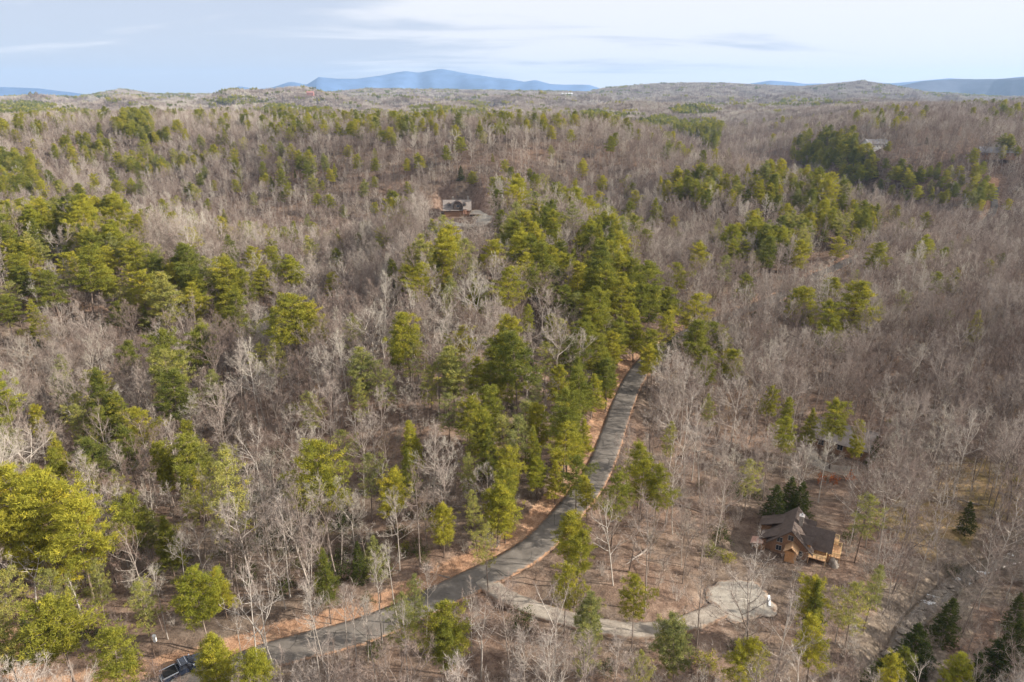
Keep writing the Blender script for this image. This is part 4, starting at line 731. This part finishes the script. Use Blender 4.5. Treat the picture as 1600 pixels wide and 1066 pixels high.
def gable(mb, x0, x1, w, ze, zr, ov=.5, t=.18, yc=0.0):
    """two roof plates of a gable, ridge along x at yc, eaves height ze at half width w"""
    k = (zr-ze)/w
    for s_ in (1, -1): mb.slab([(x0-ov, yc, zr+.0), (x1+ov, yc, zr), (x1+ov, yc+s_*(w+ov), ze-k*ov), (x0-ov, yc+s_*(w+ov), ze-k*ov)], t)
    mb.bar((x0-ov-.01, yc, zr+.01), (x1+ov+.01, yc, zr+.01), .10)
def gable_y(mb, y0, y1, w, ze, zr, ov=.4, t=.16, xc=0.0):
    k = (zr-ze)/w
    for s_ in (1, -1): mb.slab([(xc, y0-ov, zr), (xc, y1, zr), (xc+s_*(w+ov), y1, ze-k*ov), (xc+s_*(w+ov), y0-ov, ze-k*ov)], t)
def house_root(name, loc, rz, label, cat='house', dz=0):
    o = bpy.data.objects.new(name, None); COL.objects.link(o); o.location = (loc[0], loc[1], loc[2]+dz); o.rotation_euler = (0, 0, rz); return tag(o, label, cat)
def railing(P, parent, h=1.0, mat='rail'):
    r = MB()
    for a, b in zip(P[:-1], P[1:]):
        a = np.array(a, float); b = np.array(b, float); n = max(2, int(np.linalg.norm(b-a)/.9))
        for i in range(n+1):
            q = a+(b-a)*i/n; r.bar(q, q+[0, 0, h], .06)
        r.bar(a+[0, 0, h], b+[0, 0, h], .07); r.bar(a+[0, 0, h*.35], b+[0, 0, h*.35], .03); r.bar(a+[0, 0, h*.65], b+[0, 0, h*.65], .03)
    return r.obj('railing', M[mat], parent)
def cabin():
    R = house_root('cabin', CABIN, rad(61), 'brown roofed timber cabin with crossing gables, dormers and orange decks beside the creek woods', dz=-.45); R.scale = (.70, .70, .78)
    w, L_, ze, zr = 4.3, 9.6, 3.9, 7.6
    b = MB(); b.prism([(-w, 0), (w, 0), (w, ze), (0, zr-.2), (-w, ze)], 'x', -L_/2, L_/2); b.obj('wall', M['timber'], R)  # main wall in the darker timber, its shade put into the colour
    r = MB(); gable(r, -L_/2, L_/2, w, ze, zr, 1.1); rf = r.obj('roof', M['roof_dark'], R)
    # crossing wing out to the creek side (-y) and a wing to the hill side (+y)
    b = MB(); b.prism([(-2.6, 0), (2.6, 0), (2.6, 3.7), (0, 6.7), (-2.6, 3.7)], 'y', -8.6, -4.2); b.obj('wing_wall', M['cedar'], R)
    r = MB(); gable_y(r, -8.6, -.4, 2.6, 3.9, 6.95, .7); r.obj('wing_roof', M['roof_dark'], R)
    b = MB(); b.box(1.2, 4.2, 0, 4.6, 7.6, 3.1); b.obj('wing_wall', M['timber'], R)
    r = MB(); r.slab([(.7, 1.6, 5.75), (5.1, 1.6, 5.75), (5.1, 8.2, 3.15), (.7, 8.2, 3.15)], .18); r.obj('wing_roof', M['roof_dark'], R)
    b = MB(); b.box(-4.4, 4.2, 0, -1.6, 6.4, 2.8); b.obj('wing_wall', M['timber'], R)
    r = MB(); r.slab([(-4.9, 1.7, 5.7), (-1.2, 1.7, 5.7), (-1.2, 7.2, 3.0), (-4.9, 7.2, 3.0)], .18); r.obj('wing_roof', M['roof_dark'], R)
    for x, y0 in ((-3.6, -5.0), (3.9, -4.9)):
        d = MB(); d.prism([(x-.85, 3.9), (x+.85, 3.9), (x+.85, 5.1), (x, 6.0), (x-.85, 5.1)], 'y', y0+.5, -1.4); dm = d.obj('dormer', M['cedar'], R)
        r = MB(); gable_y(r, y0+.4, -.9, .85, 5.15, 6.15, .35, .12, x); r.obj('dormer_roof', M['roof_dark'], dm); window(.9, .9, dm, (x, y0+.46, 4.6), 0)
    c = MB(); c.box(-.55, -1.9, 4, .55, -.9, 8.7); c.mi = 1; c.box(-.65, -2.0, 8.7, .65, -.8, 8.85); ch = c.obj('chimney', [M['stone'], M['trim']], R)
    MB().bar((0, -1.4, 8.85), (0, -1.4, 9.4), .16, 8).obj('flue', M['metal'], ch)
    # orange gabled porch on the near end, small lean-to, decks
    p = MB(); p.box(-7.4, -1.9, 0, -4.8, .6, 3.3); p.obj('porch', M['cedar'], R)
    p = MB(); p.slab([(-7.8, -.65, 4.6), (-4.8, -.65, 4.6), (-4.8, -2.3, 3.2), (-7.8, -2.3, 3.2)], .12).slab([(-7.8, -.65, 4.6), (-4.8, -.65, 4.6), (-4.8, 1.0, 3.2), (-7.8, 1.0, 3.2)], .12); p.obj('porch_roof', M['deck'], R)
    p = MB(); p.box(-5.6, 5.4, 0, -3.2, 8.0, 1.9); p.obj('lean_to', M['timber'], R); q = MB(); q.slab([(-6.0, 6.0, 2.6), (-3.0, 6.0, 2.6), (-3.0, 8.9, 1.95), (-6.0, 8.9, 1.95)], .12); q.obj('lean_to_roof', plain('pinkish_roof', (.42,.25,.19)), R)
    for x0, y0, x1, y1, z in ((-5.4, -8.3, -2.8, -4.4, 2.2), (2.7, -10.4, 5.6, -5.4, 2.3), (5.2, -3.4, 7.9, .2, 2.4), (-2.6, -11.2, 2.6, -8.8, 2.2)):
        d = MB(); d.box(x0, y0, z-.18, x1, y1, z); [d.box(px-.08, py-.08, -1, px+.08, py+.08, z-.18) for px in (x0+.1, x1-.1) for py in (y0+.1, y1-.1)]; dk = d.obj('deck', M['deck'], R)
        railing([(x0+.08, y1, z), (x0+.08, y0+.08, z), (x1-.08, y0+.08, z), (x1-.08, y1, z)], dk, .95)
    for y, z in ((-2.4, 2.0), (2.4, 2.0), (0, 5.2), (2.4, 4.1)): window(1.2, 1.2, R, (-L_/2-.04, y, z), rad(-90))
    for x in (-1.4, 1.4): window(1.3, 1.6, R, (x, -8.65, 2.9), 0)
    d = MB(); d.box(-.5, 0, 0, .5, .06, 2.1); dr = d.obj('door', M['timber'], R, (-3.7, -4.42, 2.2)); MB().box(.36, -.05, .95, .42, 0, 1.05).obj('handle', M['metal'], dr)
cabin()
def hill_house():
    R = house_root('hilltop_lodge', HILLHOUSE, rad(4), 'big brown roofed lodge with rounded dormers on the hilltop clearing', dz=2.2)
    w, L_, ze, zr = 5.8, 18.5, 3.2, 9.0
    b = MB(); b.prism([(-w, -3), (w, -3), (w, ze), (0, zr-.3), (-w, ze)], 'x', -L_/2, L_/2); b.obj('wall', M['timber'], R)
    r = MB(); gable(r, -L_/2, L_/2, w, ze, zr, 1.0, .25); r.obj('roof', M['roof_tan'], R)
    # the rounded dark gable in the middle of the front
    prof = [(-3.6, 3.4)]+[(3.6*math.cos(a)*-1, 4.2+4.6*math.sin(a)) for a in np.linspace(0, math.pi, 13)]+[(3.6, 3.4)]
    d = MB(); d.prism([(p*.9+.6, z-.15) for p, z in prof], 'y', -6.6, -.6); dm = d.obj('gable', M['roof_dark'], R)
    r = MB()
    for (p0, z0), (p1, z1) in zip(prof[:-1], prof[1:]): r.hexa([(p0+.6, -7.1, z0-.12), (p1+.6, -7.1, z1-.12), (p1+.6, -.4, z1-.12), (p0+.6, -.4, z0-.12), (p0+.6, -7.1, z0+.1), (p1+.6, -7.1, z1+.1), (p1+.6, -.4, z1+.1), (p0+.6, -.4, z0+.1)])
    r.obj('gable_roof', M['roof_dark'], dm); window(2.0, 1.5, dm, (.6, -6.64, 5.4), 0)
    for x in (-5.6, 5.4):
        prof = [(1.15*-math.cos(a)+x, 6.3+1.15*math.sin(a)) for a in np.linspace(0, math.pi, 9)]
        d = MB(); d.prism([(x-1.15, 5.4)]+prof+[(x+1.15, 5.4)], 'y', -4.6, -1.5); dm = d.obj('dormer', M['roof_dark'], R); window(1.1, 1.0, dm, (x, -4.65, 6.2), 0)
    c = MB(); c.box(7.2, 1.0, 4, 8.5, 2.2, 11.6); ch = c.obj('chimney', M['stone'], R); MB().box(7.1, .9, 11.6, 8.6, 2.3, 11.8).obj('chimney_cap', M['roof_dark'], ch)
    c = MB(); c.box(-3.6, 1.2, 5, -2.2, 2.4, 10.9); ch = c.obj('chimney', M['stone'], R)
    for x in (-7.4, -5.2, 5.0, 8.0): window(1.4, 1.5, R, (x, -w-.04, 2.3), 0)
    d = MB(); d.box(4.2, -7.2, -.2, 6.6, -5.45, 3.2); d.obj('porch', plain('salmon_brick', (.50,.28,.20)), R)
    r = MB(); r.slab([(3.8, -5.2, 3.9), (7.0, -5.2, 3.9), (7.0, -7.8, 3.25), (3.8, -7.8, 3.25)], .15); r.obj('porch_roof', M['roof_tan'], R)
    d = MB(); d.box(-.5, 0, 0, .5, .06, 2.1); dr = d.obj('door', M['timber'], R, (5.4, -7.27, .1)); MB().box(.36, -.05, .95, .42, 0, 1.05).obj('handle', M['metal'], dr)
hill_house()
def simple_house(name, loc, rz, L_, w, ze, zr, wall, roof, label, chim=False, deck=False):
    R = house_root(name, loc, rz, label, dz=0)
    b = MB(); b.prism([(-w, -1.5), (w, -1.5), (w, ze), (0, zr-.15), (-w, ze)], 'x', -L_/2, L_/2); b.obj('wall', M[wall], R)
    r = MB(); gable(r, -L_/2, L_/2, w, ze, zr, .6, .2); rf = r.obj('roof', M[roof], R)
    if chim: MB().box(L_*.2, .4, ze, L_*.2+.9, 1.3, zr+1.2).obj('chimney', M['stone'], rf)
    n = max(2, int(L_/3.2))
    for i in range(n): window(1.1, 1.2, R, (-L_/2+L_*(i+.5)/n, -w-.04, ze*.6), 0)
    d = MB(); d.box(-.5, 0, 0, .5, .06, 2.1); dr = d.obj('door', M['timber'], R, (-L_/2+L_/n, -w-.08, 0)); MB().box(.36, -.05, .95, .42, 0, 1.05).obj('handle', M['metal'], dr)
    if deck:
        d = MB(); d.box(-L_/2-.5, -w-3.2, .6, L_/2, -w, .8); dk = d.obj('deck', M['deck'], R); railing([(-L_/2-.45, -w-.1, .8), (-L_/2-.45, -w-3.1, .8), (L_/2-.05, -w-3.1, .8)], dk)
    return R
simple_house('woodland_house', LOWHOUSE, rad(-38), 12, 4.2, 3.2, 5.8, 'timber', 'roof_tan', 'grey-brown roofed house half hidden under pines on the wooded creek bottom', True, False)
simple_house('distant_house', hit(1366, 233), rad(12), 20, 5.5, 5.0, 8.5, 'white', 'roof_pale', 'pale blue-grey house on the dark pine hillside across the valley', True)
simple_house('distant_house', hit(1556, 246), rad(-20), 26, 6.5, 4.6, 8.6, 'timber', 'roof_pale', 'wide pale roofed house among trees at the far right')
simple_house('distant_house', hit(1430, 262)+[0,0,0], rad(20), 9, 4, 3, 5, 'white', 'roof_dark', 'small white outbuilding below the pale house on the far hillside') if False else None
simple_house('distant_house', np.array([-722, 2600, float(H(-722, 2600))+10]), rad(5), 24, 8, 10, 15, 'roof_red', 'roof_red', 'red roofed house on the far summit under the blue mountains', True)
simple_house('distant_house', hit(46, 199), rad(8), 18, 5, 6.5, 10.5, 'timber', 'roof_dark', 'dark roofed house among bare trees at the far left')
def long_building(u, v, L_, lab):
    g = hit(u, v, 12); R = house_root('distant_warehouse', g, rad(3), lab, 'warehouse')
    h = 15; b = MB(); b.box(-L_/2, -20, -6, L_/2, 20, h); b.obj('wall', M['white'], R); r = MB(); gable(r, -L_/2, L_/2, 20, h, h+4, 1.5, .5); r.obj('roof', M['white'], R)
    for i in range(4): window(L_*.08, 6, R, (-L_*.4+i*L_*.26, -20.05, 9), 0)
long_building(886, 147, 70, 'long low white building on the horizon, the longer of two')
long_building(848, 144.5, 38, 'short low white building on the horizon left of the longer one')
# ------------------------------------------------------------------ pickup, pedestal, wall, creek stones, logs, russet saplings
def pickup():
    P = hit(290, 1046); P[2] = float(H2(P[0], P[1])); a = math.atan2(1.0, 1.15)
    R = house_root('pickup_truck', P, a, 'dark blue-black pickup parked at the lower left end of the road', 'pickup', dz=.02)
    paint = Mat('dark_paint', .22, .6); paint.col((.012,.018,.035)); paint.p.inputs['Coat Weight'].default_value = .6; rub = plain('tyre_rubber', (.02,.02,.02), .9); chrome = Mat('bright_metal', .2, .8); chrome.col((.6,.62,.65)); chrome.p.inputs['Metallic'].default_value = .9
    lamp = Mat('lamp_glass', .1, .6); lamp.col((.75,.75,.72)); red = Mat('tail_glass', .2, .6); red.col((.35,.02,.02))
    b = MB(); w = .98
    side = [(-2.9,.55),(-2.9,1.12),(-.95,1.18),(-.95,1.22),(1.25,1.22),(2.75,1.08),(2.92,.9),(2.92,.55)]
    b.prism(side[:3]+side[3:], 'x', 0, 0.0001) if False else None
    n = len(side); V = [(x, -w, z) for x, z in side]+[(x, w, z) for x, z in side]
    b.add(V, [tuple(range(n)), tuple(range(n, 2*n))[::-1]]+[(i, n+i, n+(i+1) % n, (i+1) % n) for i in range(n)]); body = b.obj('body', paint.m, R)
    c = MB(); cab = [(-.95,1.2,.95),(-.75,1.82,.76),(.35,1.84,.76),(1.2,1.2,.95)]; V = [(x, -y, z) for x, z, y in cab]+[(x, y, z) for x, z, y in cab]; c.add(V, [(0,1,2,3),(7,6,5,4),(0,4,5,1),(1,5,6,2),(2,6,7,3),(3,7,4,0)]); c.obj('cab', paint.m, R)
    MB().slab([(.42, -.68, 1.80), (1.12, -.84, 1.28), (1.12, .84, 1.28), (.42, .68, 1.80)], -.02 if False else .02).obj('windscreen', M['glass'], R, (.03, 0, .03))
    for s_ in (1, -1):
        q = MB(); q.hexa([(-.8, s_*.93, 1.26), (1.0, s_*.93, 1.26), (.3, s_*.78, 1.76), (-.68, s_*.78, 1.76), (-.8, s_*.97, 1.26), (1.0, s_*.97, 1.26), (.3, s_*.82, 1.76), (-.68, s_*.82, 1.76)]); q.obj('side_window', M['glass'], R)
        MB().box(.78, s_*1.0-.02 if s_ > 0 else -1.22, 1.22, .95, s_*1.22 if s_ > 0 else -.98, 1.42).obj('mirror', chrome.m, R)
        MB().box(2.86, s_*.62-.16, .82, 2.95, s_*.62+.16, 1.0).obj('headlight', lamp.m, R); MB().box(-2.94, s_*.82-.1, .75, -2.88, s_*.82+.1, 1.05).obj('tail_light', red.m, R)
        MB().box(-2.85, s_*.9-.07, 1.12, -1.0, s_*.9+.07, 1.24).obj('bed_rail', chrome.m, R)
        for x in (-1.85, 1.85):
            t = MB(); t.bar((x, s_*.78, .42), (x, s_*1.02, .42), .42, 20); wh = t.obj('wheel', rub, R); MB().bar((x, s_*1.0, .42), (x, s_*1.035, .42), .25, 16).obj('rim', chrome.m, wh)
    MB().box(-2.7, -.8, 1.13, -1.05, .8, 1.2).obj('bed_cover', plain('bed_liner', (.015,.015,.015), .7), R)
    MB().box(2.86, -.95, .5, 3.02, .95, .68).box(-3.04, -.95, .5, -2.88, .95, .68).obj('bumper', chrome.m, R)
    MB().box(-.6, -.7, 1.86, -.55, .7, 1.93).box(.15, -.7, 1.86, .2, .7, 1.93).obj('roof_rack', chrome.m, R)
pickup()
p = hit(245, 1014); p[2] = float(H2(p[0], p[1])); m_ = MB(); m_.box(-.16, -.16, -.2, .16, .16, .95); m_.prism([(-.2, .95), (.2, .95), (.12, 1.08), (-.12, 1.08)], 'x', -.2, .2); tag(m_.obj('utility_pedestal', M['white'], loc=p), 'small white utility post on bare orange ground near the pickup', 'utility post')
p = hit(1202, 954); p[2] = float(H2(p[0], p[1])); m_ = MB(); m_.box(-.15, .2, -.5, .15, 1.4, .45); m_.hexa([(-.2, 1.4, -.5), (.2, 1.4, -.5), (.2, 3.2, -.5), (-.2, 3.2, -.5), (-.2, 1.4, .5), (.2, 1.4, .5), (.2, 3.2, .0), (-.2, 3.2, .0)]); tag(m_.obj('retaining_wall', M['white'], loc=p, rz=rad(-18)), 'short white wall at the right edge of the parking pad', 'wall')
def rock_mesh(seed, sx, sy, sz):
    rng = np.random.default_rng(seed); import bmesh
    bm = bmesh.new(); bmesh.ops.create_icosphere(bm, subdivisions=3, radius=1)
    for v in bm.verts:
        n = 1+.22*math.sin(v.co.x*3.1+seed)+.18*math.sin(v.co.y*4.3+seed*2)+.15*math.sin(v.co.z*5+seed)+rng.normal()*.03; v.co = Vector((v.co.x*sx*n, v.co.y*sy*n, v.co.z*sz*n))
    me = bpy.data.meshes.new('boulder'); bm.to_mesh(me); bm.free(); me.materials.append(M['stone_pale']); return me
M['stone_pale'] = plain('river_stone', (.24,.205,.17), .9, .4, 2.5)
p = hit(1303, 888); p[2] = float(H2(p[0], p[1])); tag(obj('boulder', rock_mesh(3, .9, .8, .9), loc=p), 'pale grey boulder standing alone right of the cabin decks', 'boulder')
rocks = [rock_mesh(k, a, b, c) for k, (a, b, c) in enumerate([(.9,.6,.4), (.6,.5,.35), (1.2,.8,.45)])]
rr_ = random.Random(8)
for i in range(34):
    k = rr_.randrange(4, len(CREEK)-20); q = CREEK[k]; off = rr_.choice((-1, 1))*rr_.uniform(.6, 3.4)
    x, y = q[0]+rr_.uniform(-1, 1)+off*.7, q[1]+off*.7; o = obj('boulder', rocks[i % 3], loc=(x, y, float(H(x, y))-1.0), rz=rr_.uniform(0, 6)); sc = rr_.uniform(.3, .8); o.scale = (sc,)*3
    tag(o, 'rounded brown-grey rock lying along the creek bed', 'boulder', 'rocks scattered along the creek')
def log_mesh(seed, L_):
    rng = np.random.default_rng(seed); n = 8; P = np.stack([np.linspace(0, L_, n), np.cumsum(rng.normal(size=n)*.12), .22+np.cumsum(rng.normal(size=n)*.02)], 1); polys = [(P, np.linspace(.24, .08, n), 7)]
    for i in range(5):
        b = P[3+i % 4]; d = norm(np.array([.8, rng.normal()*.8, abs(rng.normal())*.7])); polys.append((np.array([b, b+d*.9, b+d*1.8]), [.06, .04, .015], 4))
    V, F = tubes(polys); return mesh_np('fallen_log', V, [F], [M['bark']], smooth_=True)
logs = [log_mesh(k, l) for k, l in ((1, 9), (2, 12), (3, 6))]
for i, (u, v, lab) in enumerate([(1248,545,'pale log lying on the wooded flat left of the white snag'),(1440,672,'dark log on the flat behind the hidden house'),(1470,690,'long log on the flat beside the creek woods'),(1530,790,'branchy log above the grassy creek bank'),(1560,770,'fallen trunk at the right edge above the creek'),(255,890,'fallen trunk below the dark green conifer on the left'),(230,830,'broken log among the trunks on the left'),(720,905,'grey log beside the fork of the road'),(300,600,'fallen trunk on the left slope'),(1010,860,'fallen trunk on the leafy slope right of the bend'),(1060,790,'thin log on the sunlit slope left of the cabin'),(1400,1005,'log jammed on the creek bank'),(500,830,'log in the shaded ravine'),(780,800,'fallen trunk behind the yellow-green roadside pines')]):
    p = hit(u, v); p[2] = float(H2(p[0], p[1])); o = obj('fallen_log', logs[i % 3], loc=p, rz=rr_.uniform(-1.2, 1.2)+(i % 2)*3.1); o.scale = (.8,)*3; tag(o, lab, 'log', 'logs fallen on the forest floor')
for i, (u, v, lab) in enumerate([(1283,752,'leftmost small russet-leaved sapling behind the cabin'),(1302,751,'russet-leaved sapling between its two neighbours behind the cabin'),(1328,748,'brightest orange sapling right of the others behind the cabin')]):
    p = hit(u, v+4); p[2] = float(H2(p[0], p[1])); D_ = make_shrub(40+i, 2.2, .9, 260, .3)
    R = house_root('russet_sapling', p, 0, lab, 'sapling'); R['group'] = 'russet saplings behind the cabin'; V, F = D_[0], D_[1]; obj('trunk', mesh_np('trunk', V, [F], [M['bark']]), R); obj('crown', mesh_np('crown', D_[2], [D_[3]], [M['leaf_red']], attrs={'tint': D_[4]}), R)
# ------------------------------------------------------------------ haze
def haze():
    b = MB(); b.box(-17000, -400, -120, 17000, 17500, 560); m = bpy.data.materials.new('haze'); m.use_nodes = True; t = m.node_tree; t.nodes.clear(); o = t.nodes.new('ShaderNodeOutputMaterial'); v = t.nodes.new('ShaderNodeVolumePrincipled')
    v.inputs['Color'].default_value = (.46, .68, 1.0, 1); v.inputs['Density'].default_value = 5e-5; v.inputs['Anisotropy'].default_value = .1; t.links.new(v.outputs[0], o.inputs['Volume'])
    kind(b.obj('haze', m), 'stuff', 'thin blue haze over the far hills')
haze()
